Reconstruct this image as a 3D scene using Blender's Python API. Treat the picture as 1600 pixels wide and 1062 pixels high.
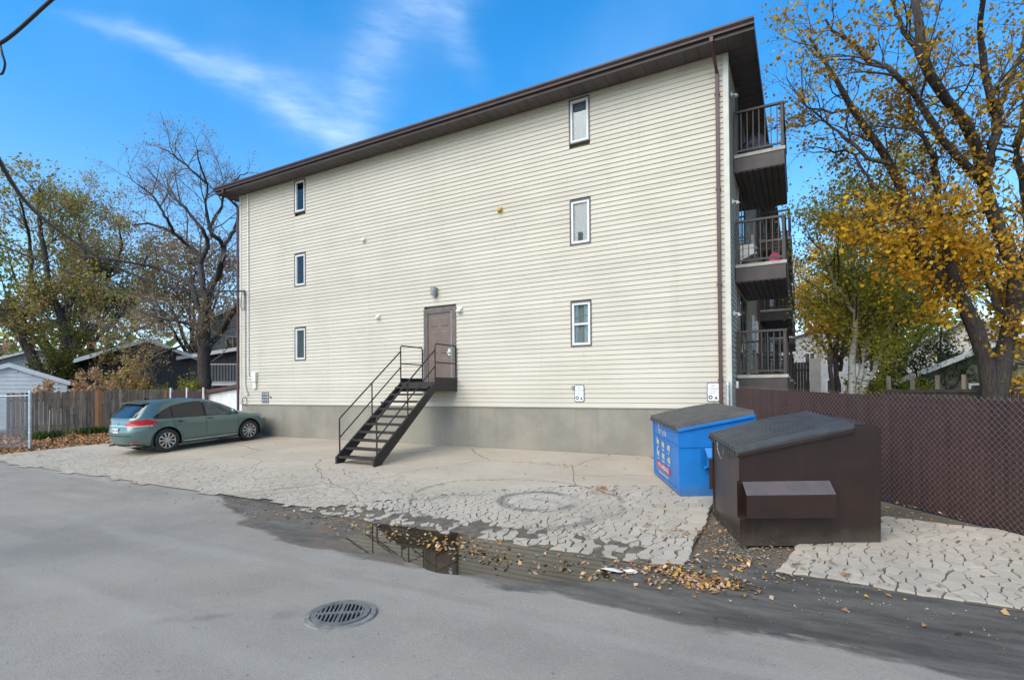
import bpy, bmesh, math, random
import numpy as np
from mathutils import Vector, Matrix

for o in list(bpy.data.objects):
    bpy.data.objects.remove(o)
S = bpy.context.scene
COL = S.collection
rad = math.radians

# ------------------------------------------------------------------ camera
cam = bpy.data.cameras.new('camera')
cam.sensor_width = 36.0
cam.lens = 820.41 / 1600 * 36
cam.shift_y = 69.56 / 1600
cam.clip_start = 0.05
cam.clip_end = 3000
camo = bpy.data.objects.new('camera', cam)
COL.objects.link(camo)
yaw, pit, rol = rad(28.79), rad(0.62), rad(-0.45)
Rv = Vector((math.cos(yaw), math.sin(yaw), 0)); Fv = Vector((-math.sin(yaw), math.cos(yaw), 0)); Uv = Vector((0, 0, 1))
F2 = Fv * math.cos(pit) + Uv * math.sin(pit); U2 = Uv * math.cos(pit) - Fv * math.sin(pit)
R3 = Rv * math.cos(rol) + U2 * math.sin(rol); U3 = U2 * math.cos(rol) - Rv * math.sin(rol)
m3 = Matrix((R3, U3, -F2)).transposed()
camo.matrix_world = Matrix.Translation((18.393, -12.357, 2.046)) @ m3.to_4x4()
S.camera = camo

# ------------------------------------------------------------------ sky
SUN_EL, SUN_AZ = 42.0, 190.0          # azimuth clockwise from +Y
world = bpy.data.worlds.new('World'); S.world = world; world.use_nodes = True
nt = world.node_tree; nt.nodes.clear()
def N(t, kind, **kw):
    n = t.nodes.new(kind)
    for k, v in kw.items():
        setattr(n, k, v)
    return n
def mth(t, op, a, b=None, c=None, clamp=False):
    n = t.nodes.new('ShaderNodeMath'); n.operation = op; n.use_clamp = clamp
    for i, v in enumerate((a, b, c)):
        if v is None: continue
        if isinstance(v, (int, float)): n.inputs[i].default_value = v
        else: t.links.new(v, n.inputs[i])
    return n.outputs[0]
def smooth(t, v, a, b):
    n = t.nodes.new('ShaderNodeMapRange'); n.interpolation_type = 'SMOOTHSTEP'
    n.inputs[1].default_value = a; n.inputs[2].default_value = b
    t.links.new(v, n.inputs[0]); return n.outputs[0]
wout = N(nt, 'ShaderNodeOutputWorld'); bg = N(nt, 'ShaderNodeBackground')
sky = N(nt, 'ShaderNodeTexSky'); sky.sky_type = 'NISHITA'; sky.sun_disc = False
sky.sun_elevation = rad(SUN_EL); sky.sun_rotation = rad(SUN_AZ)
sky.altitude = 500; sky.air_density = 1.0; sky.dust_density = 0.7; sky.ozone_density = 2.0
hsv = N(nt, 'ShaderNodeHueSaturation'); hsv.inputs['Saturation'].default_value = 1.12
nt.links.new(sky.outputs[0], hsv.inputs['Color'])
skt = N(nt, 'ShaderNodeMix', data_type='RGBA', blend_type='MULTIPLY'); skt.inputs[0].default_value = 1.0; nt.links.new(hsv.outputs[0], skt.inputs[6])
tcz = N(nt, 'ShaderNodeTexCoord'); spz = N(nt, 'ShaderNodeSeparateXYZ'); nt.links.new(tcz.outputs['Generated'], spz.inputs[0])
tint = N(nt, 'ShaderNodeMix', data_type='RGBA'); nt.links.new(smooth(nt, spz.outputs[2], 0.05, 0.62), tint.inputs[0])
tint.inputs[6].default_value = (0.98, 1.06, 1.08, 1); tint.inputs[7].default_value = (0.22, 1.0, 1.28, 1); nt.links.new(tint.outputs[2], skt.inputs[7])
tc = N(nt, 'ShaderNodeTexCoord'); D = tc.outputs['Generated']
def dotc(v):
    n = N(nt, 'ShaderNodeVectorMath', operation='DOT_PRODUCT'); nt.links.new(D, n.inputs[0]); n.inputs[1].default_value = v
    return n.outputs['Value']
# cirrus: gnomonic chart of the sky dome about one compass direction, streaks with torn edges
c0 = Vector((-0.64, 0.58, 0.50)).normalized()
ca = c0.cross(Vector((0, 0, 1))).normalized()      # to the right
cb = ca.cross(c0).normalized()                     # upwards
dn = mth(nt, 'MAXIMUM', dotc(c0), 0.05)
u = mth(nt, 'DIVIDE', dotc(ca), dn); v = mth(nt, 'DIVIDE', dotc(cb), dn)
wn = N(nt, 'ShaderNodeTexNoise'); wn.inputs['Scale'].default_value = 3.2; wn.inputs['Detail'].default_value = 5
comb = N(nt, 'ShaderNodeCombineXYZ'); nt.links.new(u, comb.inputs[0]); nt.links.new(v, comb.inputs[1]); nt.links.new(comb.outputs[0], wn.inputs['Vector'])
wob = mth(nt, 'MULTIPLY', mth(nt, 'SUBTRACT', wn.outputs[0], 0.5), 0.16)
def streak(u0, v0, u1, v1, w0, w1, amp):
    L = math.hypot(u1 - u0, v1 - v0); cx, sx = (u1 - u0) / L, (v1 - v0) / L
    du = mth(nt, 'SUBTRACT', u, u0); dv = mth(nt, 'SUBTRACT', v, v0)
    s = mth(nt, 'DIVIDE', mth(nt, 'ADD', mth(nt, 'MULTIPLY', du, cx), mth(nt, 'MULTIPLY', dv, sx)), L)
    p = mth(nt, 'ADD', mth(nt, 'ADD', mth(nt, 'MULTIPLY', du, -sx), mth(nt, 'MULTIPLY', dv, cx)), wob)
    w = mth(nt, 'ADD', mth(nt, 'MULTIPLY', s, w1 - w0), w0)
    q = mth(nt, 'DIVIDE', p, mth(nt, 'MAXIMUM', w, 0.004))
    g = mth(nt, 'POWER', 2.718, mth(nt, 'MULTIPLY', mth(nt, 'MULTIPLY', q, q), -1.0))
    e = mth(nt, 'MULTIPLY', smooth(nt, s, -0.15, 0.35), smooth(nt, s, 1.15, 0.85))
    return mth(nt, 'MULTIPLY', mth(nt, 'MULTIPLY', g, e), amp)
fine = N(nt, 'ShaderNodeTexNoise'); fine.inputs['Scale'].default_value = 8; fine.inputs['Detail'].default_value = 10; fine.inputs['Roughness'].default_value = 0.62
mp = N(nt, 'ShaderNodeMapping'); mp.inputs['Rotation'].default_value = (0, 0, rad(22)); mp.inputs['Scale'].default_value = (1, 4, 1)
nt.links.new(comb.outputs[0], mp.inputs[0]); nt.links.new(mp.outputs[0], fine.inputs['Vector'])
torn = smooth(nt, fine.outputs[0], 0.28, 0.72)
cl = mth(nt, 'ADD', streak(-0.33, 0.015, 0.06, -0.07, 0.010, 0.040, 0.22), streak(0.0, -0.075, 0.19, 0.19, 0.03, 0.060, 0.15))
cl = mth(nt, 'ADD', cl, streak(0.24, 0.02, 0.15, 0.22, 0.02, 0.04, 0.10))
cl = mth(nt, 'MULTIPLY', cl, mth(nt, 'ADD', mth(nt, 'MULTIPLY', torn, 0.7), 0.3))
veil = N(nt, 'ShaderNodeTexNoise'); veil.inputs['Scale'].default_value = 2.2; veil.inputs['Detail'].default_value = 4
nt.links.new(D, veil.inputs['Vector'])
cl = mth(nt, 'ADD', cl, mth(nt, 'MULTIPLY', smooth(nt, veil.outputs[0], 0.5, 0.8), 0.05), clamp=True)
mixc = N(nt, 'ShaderNodeMix', data_type='RGBA'); nt.links.new(cl, mixc.inputs['Factor'])
nt.links.new(skt.outputs[2], mixc.inputs[6]); mixc.inputs[7].default_value = (7.6, 8.0, 8.6, 1)
nt.links.new(mixc.outputs[2], bg.inputs['Color']); bg.inputs['Strength'].default_value = 0.127
nt.links.new(bg.outputs[0], wout.inputs[0])

# ------------------------------------------------------------------ sun (thin high cloud: very soft)
sun = bpy.data.lights.new('sun', 'SUN'); sun.energy = 2.25; sun.angle = rad(62); sun.color = (1.0, 0.82, 0.60)
suno = bpy.data.objects.new('sun', sun); COL.objects.link(suno)
sd = Vector((math.sin(rad(SUN_AZ)) * math.cos(rad(SUN_EL)), math.cos(rad(SUN_AZ)) * math.cos(rad(SUN_EL)), math.sin(rad(SUN_EL))))
suno.rotation_euler = (-sd).to_track_quat('-Z', 'Y').to_euler(); suno.location = sd * 60

vs = S.view_settings; vs.view_transform = 'Standard'; vs.look = 'None'; vs.gamma = 1; vs.use_curve_mapping = False
vs.exposure = 1.0

# ------------------------------------------------------------------ helpers
class MB:
    """collects polygons; build() links them as one mesh object"""
    def __init__(s): s.v = []; s.f = []; s.smooth = False
    def add(s, vs_, fs):
        o = len(s.v); s.v.extend([tuple(p) for p in vs_]); s.f.extend([tuple(i + o for i in f) for f in fs]); return s
    def box(s, x0, x1, y0, y1, z0, z1):
        return s.add([(x0,y0,z0),(x1,y0,z0),(x1,y1,z0),(x0,y1,z0),(x0,y0,z1),(x1,y0,z1),(x1,y1,z1),(x0,y1,z1)],
                     [(3,2,1,0),(4,5,6,7),(0,1,5,4),(1,2,6,5),(2,3,7,6),(3,0,4,7)])
    def bar(s, a, b, w, h, up=(0,0,1)):
        a = Vector(a); b = Vector(b); d = (b - a).normalized(); up = Vector(up)
        if abs(d.dot(up)) > 0.98: up = Vector((0,1,0))
        r = d.cross(up).normalized(); u_ = r.cross(d)
        c = [r*sx*w/2 + u_*sz*h/2 for sx, sz in ((-1,-1),(1,-1),(1,1),(-1,1))]
        return s.add([a+k for k in c] + [b+k for k in c], [(0,1,2,3),(7,6,5,4),(0,4,5,1),(1,5,6,2),(2,6,7,3),(3,7,4,0)])
    def tube(s, pts, r, n=8, cap=True):
        pts = [Vector(p) for p in pts]; k = len(pts)
        rs = r if isinstance(r, (list, tuple)) else [r]*k
        vs_ = []; ref = None
        for i, p in enumerate(pts):
            t = (pts[min(i+1,k-1)] - pts[max(i-1,0)]).normalized()
            if ref is None: ref = Vector((0,0,1)) if abs(t.z) < 0.9 else Vector((1,0,0))
            a = (ref - t*ref.dot(t)).normalized(); b = t.cross(a); ref = a
            vs_ += [p + (a*math.cos(2*math.pi*j/n) + b*math.sin(2*math.pi*j/n))*rs[i] for j in range(n)]
        fs = [(i*n+j, i*n+(j+1)%n, (i+1)*n+(j+1)%n, (i+1)*n+j) for i in range(k-1) for j in range(n)]
        if cap: fs += [tuple(range(n))[::-1], tuple((k-1)*n+j for j in range(n))]
        return s.add(vs_, fs)
    def prism(s, poly, axis, a, b):
        """poly: 2D points; axis the extrusion axis, the other two in order"""
        def P(q, t):
            return {'x': (t, q[0], q[1]), 'y': (q[0], t, q[1]), 'z': (q[0], q[1], t)}[axis]
        n = len(poly)
        return s.add([P(q, a) for q in poly] + [P(q, b) for q in poly],
                     [tuple(range(n))[::-1], tuple(range(n, 2*n))] + [(i, (i+1)%n, n+(i+1)%n, n+i) for i in range(n)])
    def lathe(s, prof, n=24, axis='z', org=(0,0,0)):
        """prof: (radius, height) pairs"""
        vs_ = []
        for r, h in prof:
            for j in range(n):
                a = 2*math.pi*j/n; c, d = r*math.cos(a), r*math.sin(a)
                p = {'z': (c, d, h), 'x': (h, c, d), 'y': (c, h, d)}[axis]
                vs_.append((p[0]+org[0], p[1]+org[1], p[2]+org[2]))
        k = len(prof)
        return s.add(vs_, [(i*n+j, i*n+(j+1)%n, (i+1)*n+(j+1)%n, (i+1)*n+j) for i in range(k-1) for j in range(n)])
    def mesh(s, name, m, smooth=None):
        me = bpy.data.meshes.new(name); me.from_pydata([tuple(p) for p in s.v], [], s.f)
        bm = bmesh.new(); bm.from_mesh(me); bmesh.ops.recalc_face_normals(bm, faces=bm.faces); bm.to_mesh(me); bm.free()
        me.materials.append(m)
        if smooth is not None:
            me.polygons.foreach_set('use_smooth', [True]*len(me.polygons))
            me.set_sharp_from_angle(angle=rad(smooth))
        return me
    def build(s, name, m, parent=None, smooth=None, bevel=0):
        return link(name, s.mesh(name, m, smooth), parent, bevel)
def link(name, me, parent=None, bevel=0):
    o = bpy.data.objects.new(name, me); COL.objects.link(o)
    if parent is not None: par(o, parent)
    if bevel:
        b = o.modifiers.new('b', 'BEVEL'); b.width = bevel; b.segments = 2; b.limit_method = 'ANGLE'; b.angle_limit = rad(40)
    return o
def par(o, parent):
    """child keeps its coordinates: meshes of 'world' roots are written in world coordinates"""
    o.parent = parent
    if parent.get('_w'): o.location = -Vector(parent.location)
def tag(o, label=None, cat=None, group=None, kind=None):
    if label: o['label'] = label
    if cat: o['category'] = cat
    if group: o['group'] = group
    if kind: o['kind'] = kind
    return o
def thing(name, label, cat, loc=(0,0,0), rotz=0, group=None, w=False):
    o = bpy.data.objects.new(name, None); COL.objects.link(o); o.empty_display_size = 0.2
    o.location = loc; o.rotation_euler = (0, 0, rotz)
    if w: o['_w'] = 1
    return tag(o, label, cat, group)
def copy_tree(o, parent=None):
    c = o.copy(); COL.objects.link(c)
    if parent is not None: c.parent = parent
    for ch in list(o.children): copy_tree(ch, c)
    return c
def np_mesh(name, V, Fq, m, colors=None, smooth=False):
    """V (n,3) array, Fq (k,4) or (k,3) index array"""
    me = bpy.data.meshes.new(name); V = np.asarray(V, np.float32); Fq = np.asarray(Fq, np.int32); k, c = Fq.shape
    me.vertices.add(len(V)); me.vertices.foreach_set('co', V.ravel())
    me.loops.add(k*c); me.loops.foreach_set('vertex_index', Fq.ravel())
    me.polygons.add(k); me.polygons.foreach_set('loop_start', np.arange(0, k*c, c, dtype=np.int32))
    if smooth: me.polygons.foreach_set('use_smooth', np.ones(k, bool))
    me.update(calc_edges=True)
    if colors is not None:
        at = me.color_attributes.new('tint', 'FLOAT_COLOR', 'POINT')
        cc = np.ones((len(V), 4), np.float32); cc[:, :3] = colors; at.data.foreach_set('color', cc.ravel())
    me.materials.append(m); return me

# ------------------------------------------------------------------ materials
def newmat(name):
    m = bpy.data.materials.new(name); m.use_nodes = True
    t = m.node_tree; b = t.nodes['Principled BSDF']; return m, t, b
def setin(b, **kw):
    for k, v in kw.items(): b.inputs[k.replace('_', ' ')].default_value = v
def rgb(c): return (c[0], c[1], c[2], 1)
def noise(t, vec, scale, detail=5, rough=0.55, stretch=None):
    n = t.nodes.new('ShaderNodeTexNoise'); n.inputs['Scale'].default_value = scale; n.inputs['Detail'].default_value = detail
    n.inputs['Roughness'].default_value = rough
    if stretch:
        mp_ = t.nodes.new('ShaderNodeMapping'); mp_.inputs['Scale'].default_value = stretch; t.links.new(vec, mp_.inputs[0]); vec = mp_.outputs[0]
    t.links.new(vec, n.inputs['Vector']); return n.outputs[0]
def mixcol(t, fac, a, b, blend='MIX'):
    n = t.nodes.new('ShaderNodeMix'); n.data_type = 'RGBA'; n.blend_type = blend
    if isinstance(fac, (int, float)): n.inputs[0].default_value = fac
    else: t.links.new(fac, n.inputs[0])
    for i, v_ in ((6, a), (7, b)):
        if isinstance(v_, tuple): n.inputs[i].default_value = rgb(v_)
        else: t.links.new(v_, n.inputs[i])
    return n.outputs[2]
def bumpn(t, b, h, strength, dist=0.01, prev=None):
    n = t.nodes.new('ShaderNodeBump'); n.inputs['Strength'].default_value = strength; n.inputs['Distance'].default_value = dist
    t.links.new(h, n.inputs['Height'])
    if prev is not None: t.links.new(prev, n.inputs['Normal'])
    t.links.new(n.outputs[0], b.inputs['Normal']); return n.outputs[0]
def vecs(t, kind='Object', rnd=False):
    c = t.nodes.new('ShaderNodeTexCoord').outputs[kind]
    if rnd:
        oi = t.nodes.new('ShaderNodeObjectInfo'); vm = t.nodes.new('ShaderNodeVectorMath'); vm.operation = 'MULTIPLY_ADD'
        cx = t.nodes.new('ShaderNodeCombineXYZ')
        for i in range(3): t.links.new(oi.outputs['Random'], cx.inputs[i])
        t.links.new(cx.outputs[0], vm.inputs[0]); vm.inputs[1].default_value = (37, 53, 71); t.links.new(c, vm.inputs[2]); c = vm.outputs[0]
        return c, oi.outputs['Random']
    return c
def mat(name, col, col2=None, rough=0.7, metal=0.0, scale=5, stretch=None, bump=0.0, bscale=60, spec=0.4, rnd=0.0, lo=0.35, hi=0.65, rvar=0.1, detail=5):
    m, t, b = newmat(name); r_ = None
    c = vecs(t, rnd=bool(rnd))
    if rnd: c, r_ = c
    col2 = col2 or tuple(x*0.78 for x in col)
    n = noise(t, c, scale, detail, stretch=stretch)
    cc = mixcol(t, smooth(t, n, lo, hi), col, col2)
    if r_ is not None:
        k = mth(t, 'ADD', mth(t, 'MULTIPLY', r_, 2*rnd), 1 - rnd)
        hv = t.nodes.new('ShaderNodeHueSaturation'); t.links.new(k, hv.inputs['Value']); t.links.new(cc, hv.inputs['Color']); cc = hv.outputs[0]
    t.links.new(cc, b.inputs['Base Color'])
    setin(b, Metallic=metal)
    b.inputs['Specular IOR Level'].default_value = spec
    t.links.new(mth(t, 'ADD', mth(t, 'MULTIPLY', n, rvar), rough - rvar/2), b.inputs['Roughness'])
    if bump: bumpn(t, b, noise(t, c, bscale, 4), bump, 0.01)
    return m
def glassmat(name, tint=(0.86, 0.9, 0.9), ior=1.5):
    m, t, b = newmat(name); t.nodes.remove(b); out = t.nodes['Material Output']
    tr = t.nodes.new('ShaderNodeBsdfTransparent'); tr.inputs[0].default_value = rgb(tint)
    gl = t.nodes.new('ShaderNodeBsdfGlossy'); gl.inputs['Roughness'].default_value = 0.015; gl.inputs[0].default_value = (1,1,1,1)
    fr = t.nodes.new('ShaderNodeFresnel'); fr.inputs[0].default_value = ior
    mx = t.nodes.new('ShaderNodeMixShader'); t.links.new(fr.outputs[0], mx.inputs[0]); t.links.new(tr.outputs[0], mx.inputs[1]); t.links.new(gl.outputs[0], mx.inputs[2])
    t.links.new(mx.outputs[0], out.inputs[0]); return m
M = {}
def siding(name, c1, c2, rough=0.5):
    m, t, b = newmat(name); c, r_ = vecs(t, rnd=True)
    w = noise(t, vecs(t), 0.5, 4); f = noise(t, c, 3.0, 4, stretch=(0.3, 1, 6))
    cc = mixcol(t, smooth(t, w, 0.35, 0.7), c1, c2)
    cc = mixcol(t, mth(t, 'MULTIPLY', smooth(t, f, 0.45, 0.8), 0.22), cc, (c2[0]*0.72, c2[1]*0.70, c2[2]*0.62))
    stn = noise(t, vecs(t), 1.1, 6, 0.62, stretch=(2.6, 2.6, 0.16))
    cc = mixcol(t, mth(t, 'MULTIPLY', smooth(t, stn, 0.52, 0.80), 0.24), cc, (c2[0]*0.66, c2[1]*0.63, c2[2]*0.56))
    spk = noise(t, vecs(t), 7.0, 5, 0.7)
    cc = mixcol(t, mth(t, 'MULTIPLY', smooth(t, spk, 0.62, 0.80), 0.22), cc, (c2[0]*0.6, c2[1]*0.58, c2[2]*0.52))
    hv = t.nodes.new('ShaderNodeHueSaturation'); t.links.new(cc, hv.inputs['Color'])
    t.links.new(mth(t, 'ADD', mth(t, 'MULTIPLY', r_, 0.08), 0.96), hv.inputs['Value'])
    t.links.new(hv.outputs[0], b.inputs['Base Color']); setin(b, Roughness=rough); b.inputs['Specular IOR Level'].default_value = 0.3
    bumpn(t, b, noise(t, c, 9, 3, stretch=(0.25, 1, 1)), 0.12, 0.01); return m
M['siding'] = siding('vinyl_siding', (0.54, 0.490, 0.405), (0.495, 0.448, 0.368))
M['corner'] = mat('corner_trim', (0.56, 0.535, 0.46), (0.50, 0.475, 0.40), 0.5, scale=3)
M['brown_metal'] = mat('brown_metal', (0.058, 0.041, 0.036), (0.045, 0.033, 0.030), 0.5, scale=4)
M['soffit'] = mat('soffit_metal', (0.098, 0.078, 0.074), (0.075, 0.06, 0.058), 0.55, scale=2.5)
M['maroon'] = mat('maroon_metal', (0.085, 0.036, 0.033), (0.065, 0.030, 0.028), 0.42, scale=3)
M['black_metal'] = mat('painted_black_steel', (0.022, 0.019, 0.016), (0.035, 0.027, 0.022), 0.5, scale=7, bump=0.06, bscale=80)
M['white_frame'] = mat('white_vinyl', (0.66, 0.66, 0.66), (0.60, 0.60, 0.60), 0.4, scale=3)
M['dark_trim'] = mat('dark_trim', (0.13, 0.115, 0.10), (0.095, 0.085, 0.075), 0.55, scale=5)
M['door'] = mat('door_paint', (0.165, 0.115, 0.092), (0.14, 0.098, 0.08), 0.5, scale=3)
M['door_frame'] = mat('door_frame_paint', (0.15, 0.118, 0.106), (0.115, 0.09, 0.082), 0.55, scale=6)
M['steel'] = mat('bright_steel', (0.62, 0.62, 0.62), (0.5, 0.5, 0.5), 0.32, metal=1.0, scale=8)
M['galv'] = mat('galvanised_steel', (0.52, 0.54, 0.56), (0.40, 0.42, 0.44), 0.45, metal=0.6, scale=14)
M['glass'] = glassmat('window_glass')
M['blind'] = mat('window_blind', (0.21, 0.245, 0.275), (0.19, 0.222, 0.25), 0.8, scale=2, stretch=(12, 1, 0.3))
M['curtain'] = mat('curtain', (0.50, 0.50, 0.49), (0.30, 0.30, 0.30), 0.9, scale=3, stretch=(14, 1, 0.4))
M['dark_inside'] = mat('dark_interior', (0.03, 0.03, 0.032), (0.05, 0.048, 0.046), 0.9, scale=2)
M['white_plastic'] = mat('white_plastic', (0.72, 0.70, 0.64), (0.60, 0.58, 0.52), 0.5, scale=8)
M['yellow_plastic'] = mat('yellow_plastic', (0.55, 0.36, 0.07), (0.45, 0.28, 0.05), 0.5, scale=8)
M['grey_plastic'] = mat('grey_fixture', (0.30, 0.30, 0.31), (0.22, 0.22, 0.23), 0.45, scale=8)
M['cable'] = mat('black_cable', (0.02, 0.022, 0.026), None, 0.5, scale=8)
M['deck_edge'] = mat('deck_edge', (0.42, 0.39, 0.33), (0.34, 0.31, 0.26), 0.7, scale=6)
M['white_sign'] = mat('sign_white', (0.74, 0.75, 0.80), (0.68, 0.69, 0.74), 0.4, scale=3)
M['ink'] = mat('sign_ink', (0.03, 0.035, 0.06), None, 0.5, scale=8)
M['red_ink'] = mat('sign_red', (0.50, 0.06, 0.05), None, 0.5, scale=8)
M['shingle'] = mat('roof_shingles', (0.14, 0.125, 0.115), (0.09, 0.08, 0.075), 0.9, scale=30, bump=0.3, bscale=60)
# ================================================================== GROUND
def sstep(a, b, x):
    t = np.clip((np.asarray(x, float) - a) / (b - a), 0, 1); return t*t*(3 - 2*t)
def g(x, y):
    x = np.asarray(x, float); y = np.asarray(y, float)
    p = np.interp(y, [-60, -12, -9, -6.9, -6.3, -5.2, -3.6, 0, 60], [.12, .12, .07, 0, 0, .13, .29, .45, .50])
    out = 1 - sstep(11.8, 13.2, x) * (1 - sstep(16.2, 17.1, x))
    p = p + 0.035 * out * np.exp(-((y + 6.6) / 0.7) ** 2)
    p = p + 0.010 * (np.sin(x*2.9 + 2.1*np.sin(y*3.1)) * np.sin(y*3.7 + 1.4*np.sin(x*2.3)) + 0.5*np.sin(x*7.3 + y*3.0)*np.sin(y*6.1 - x*1.9)) * np.exp(-((y + 6.75) / 0.8) ** 2)
    p = p + 0.006 * np.sin(x*1.7 + 1.3*np.sin(y*1.1)) * np.exp(-((y + 6.6) / 1.5) ** 2)
    return p
gz = lambda x, y: float(g(x, y))
def sheet(name, xs, ys, dz, m, keep=None):
    xs = np.array(xs); ys = np.array(ys); X, Y = np.meshgrid(xs, ys); Z = g(X, Y) + dz
    V = np.stack([X, Y, Z], -1).reshape(-1, 3); nx = len(xs)
    i, j = np.meshgrid(np.arange(nx - 1), np.arange(len(ys) - 1)); a = (j*nx + i).ravel()
    Fq = np.stack([a, a + 1, a + nx + 1, a + nx], 1)
    if keep is not None:
        cx = (xs[i] + xs[i+1]).ravel()/2; cy = (ys[j] + ys[j+1]).ravel()/2
        Fq = Fq[keep(cx, cy)]
    return link(name, np_mesh(name, V, Fq, m, smooth=True))
def inpoly(px_, py_, poly):
    r = np.zeros(np.shape(px_), bool); n = len(poly)
    for k in range(n):
        (x0, y0), (x1, y1) = poly[k], poly[(k+1) % n]
        c = ((y0 > py_) != (y1 > py_)) & (px_ < (x1 - x0)*(py_ - y0)/((y1 - y0) or 1e-9) + x0); r ^= c
    return r
def sep(t, v_):
    n = t.nodes.new('ShaderNodeSeparateXYZ'); t.links.new(v_, n.inputs[0]); return n.outputs
def voro(t, vec, scale, feature='DISTANCE_TO_EDGE', rnd=1.0):
    n = t.nodes.new('ShaderNodeTexVoronoi'); n.feature = feature; n.inputs['Scale'].default_value = scale; n.inputs['Randomness'].default_value = rnd
    t.links.new(vec, n.inputs['Vector']); return n
def warped(t, vec, scale, amt):
    n = t.nodes.new('ShaderNodeTexNoise'); n.inputs['Scale'].default_value = scale; n.inputs['Detail'].default_value = 3
    t.links.new(vec, n.inputs['Vector'])
    a = t.nodes.new('ShaderNodeVectorMath'); a.operation = 'SUBTRACT'; t.links.new(n.outputs['Color'], a.inputs[0]); a.inputs[1].default_value = (.5, .5, .5)
    b_ = t.nodes.new('ShaderNodeVectorMath'); b_.operation = 'MULTIPLY_ADD'; t.links.new(a.outputs[0], b_.inputs[0]); b_.inputs[1].default_value = (amt, amt, 0); t.links.new(vec, b_.inputs[2])
    return b_.outputs[0]

# --- asphalt of the alley
m, t, b = newmat('asphalt'); c = vecs(t); xyz = sep(t, c)
n1 = noise(t, c, 0.55, 6, 0.6); n2 = noise(t, c, 2.3, 6, 0.6); gr = noise(t, c, 70, 3, 0.75)
base = mixcol(t, smooth(t, n1, 0.35, 0.68), (0.320, 0.282, 0.230), (0.262, 0.231, 0.190))
base = mixcol(t, mth(t, 'MULTIPLY', smooth(t, n2, 0.45, 0.75), 0.35), base, (0.365, 0.315, 0.245))
lane = noise(t, c, 1.2, 5, 0.6, stretch=(0.12, 1.6, 1))
base = mixcol(t, mth(t, 'MULTIPLY', smooth(t, lane, 0.48, 0.66), 0.38), base, (0.24, 0.21, 0.172))
ve = voro(t, warped(t, c, 1.1, 0.7), 0.42).outputs['Distance']
ag = noise(t, c, 38, 4, 0.75); ag2 = noise(t, c, 16, 3, 0.6)
base = mixcol(t, mth(t, 'MULTIPLY', smooth(t, ag, 0.56, 0.72), 0.50), base, (0.43, 0.385, 0.32))
base = mixcol(t, mth(t, 'MULTIPLY', smooth(t, ag, 0.44, 0.30), 0.55), base, (0.13, 0.118, 0.10))
base = mixcol(t, mth(t, 'MULTIPLY', smooth(t, ag2, 0.62, 0.74), 0.30), base, (0.15, 0.135, 0.115))
pt = voro(t, c, 2.4, 'F1').outputs['Distance']
base = mixcol(t, mth(t, 'MULTIPLY', smooth(t, pt, 0.05, 0.02), 0.6), base, (0.10, 0.09, 0.08))
for yc_, wd__ in ((-8.35, 0.22), (-9.9, 0.26), (-11.2, 0.24)):
    dd_ = mth(t, 'ABSOLUTE', mth(t, 'ADD', mth(t, 'SUBTRACT', xyz[1], yc_), mth(t, 'MULTIPLY', mth(t, 'SUBTRACT', noise(t, c, 0.25, 3), 0.5), 1.2)))
    base = mixcol(t, mth(t, 'MULTIPLY', mth(t, 'MULTIPLY', smooth(t, dd_, wd__, 0.05), smooth(t, noise(t, c, 2.2, 5, 0.6, stretch=(0.2, 1, 1)), 0.38, 0.62)), 0.40), base, (0.36, 0.325, 0.275))
pq = noise(t, c, 0.38, 2); base = mixcol(t, mth(t, 'MULTIPLY', smooth(t, pq, 0.585, 0.600), 0.14), base, (0.19, 0.17, 0.145))
oil = noise(t, c, 1.9, 4, 0.6); base = mixcol(t, mth(t, 'MULTIPLY', smooth(t, oil, 0.68, 0.74), 0.4), base, (0.15, 0.135, 0.12))
edge = mth(t, 'ADD', mth(t, 'MULTIPLY', smooth(t, xyz[0], 6.5, 13.0), -1.85), -5.80)
dwet = mth(t, 'ADD', mth(t, 'SUBTRACT', xyz[1], edge), mth(t, 'MULTIPLY', mth(t, 'SUBTRACT', noise(t, c, 1.3, 6, 0.6, stretch=(0.6, 1.3, 1)), 0.5), 0.9))
wet = smooth(t, dwet, -0.03, 0.10)
stk = noise(t, c, 3.0, 7, 0.7, stretch=(0.12, 2.0, 1))
wetc = mixcol(t, smooth(t, noise(t, c, 1.8, 8, 0.72, stretch=(0.35, 1.5, 1)), 0.36, 0.68), (0.070, 0.062, 0.050), (0.165, 0.147, 0.120))
mud = noise(t, c, 1.6, 5)
wetc = mixcol(t, mth(t, 'MULTIPLY', smooth(t, mud, 0.42, 0.62), smooth(t, xyz[0], 16.5, 13.0)), wetc, (0.150, 0.112, 0.080))
base = mixcol(t, wet, base, wetc)
# trickle marks left by run-off beside the drain
tr = noise(t, c, 1.0, 4, 0.5, stretch=(0.5, 0.5, 1)); 
dl = mth(t, 'ABSOLUTE', mth(t, 'ADD', mth(t, 'ADD', mth(t, 'MULTIPLY', xyz[0], -0.60), mth(t, 'MULTIPLY', xyz[1], 0.80)), mth(t, 'ADD', mth(t, 'MULTIPLY', tr, 0.45), 15.79)))
trk = mth(t, 'MULTIPLY', smooth(t, dl, 0.11, 0.03), mth(t, 'MULTIPLY', smooth(t, xyz[0], 14.7, 14.3), smooth(t, xyz[0], 13.2, 14.0)))
base = mixcol(t, mth(t, 'MULTIPLY', mth(t, 'MULTIPLY', trk, smooth(t, n2, 0.38, 0.6)), 0.5), base, (0.12, 0.11, 0.10))
gcol = t.nodes.new('ShaderNodeHueSaturation'); t.links.new(base, gcol.inputs['Color'])
t.links.new(mth(t, 'ADD', mth(t, 'MULTIPLY', gr, 0.55), 0.72), gcol.inputs['Value'])
t.links.new(gcol.outputs[0], b.inputs['Base Color'])
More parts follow.
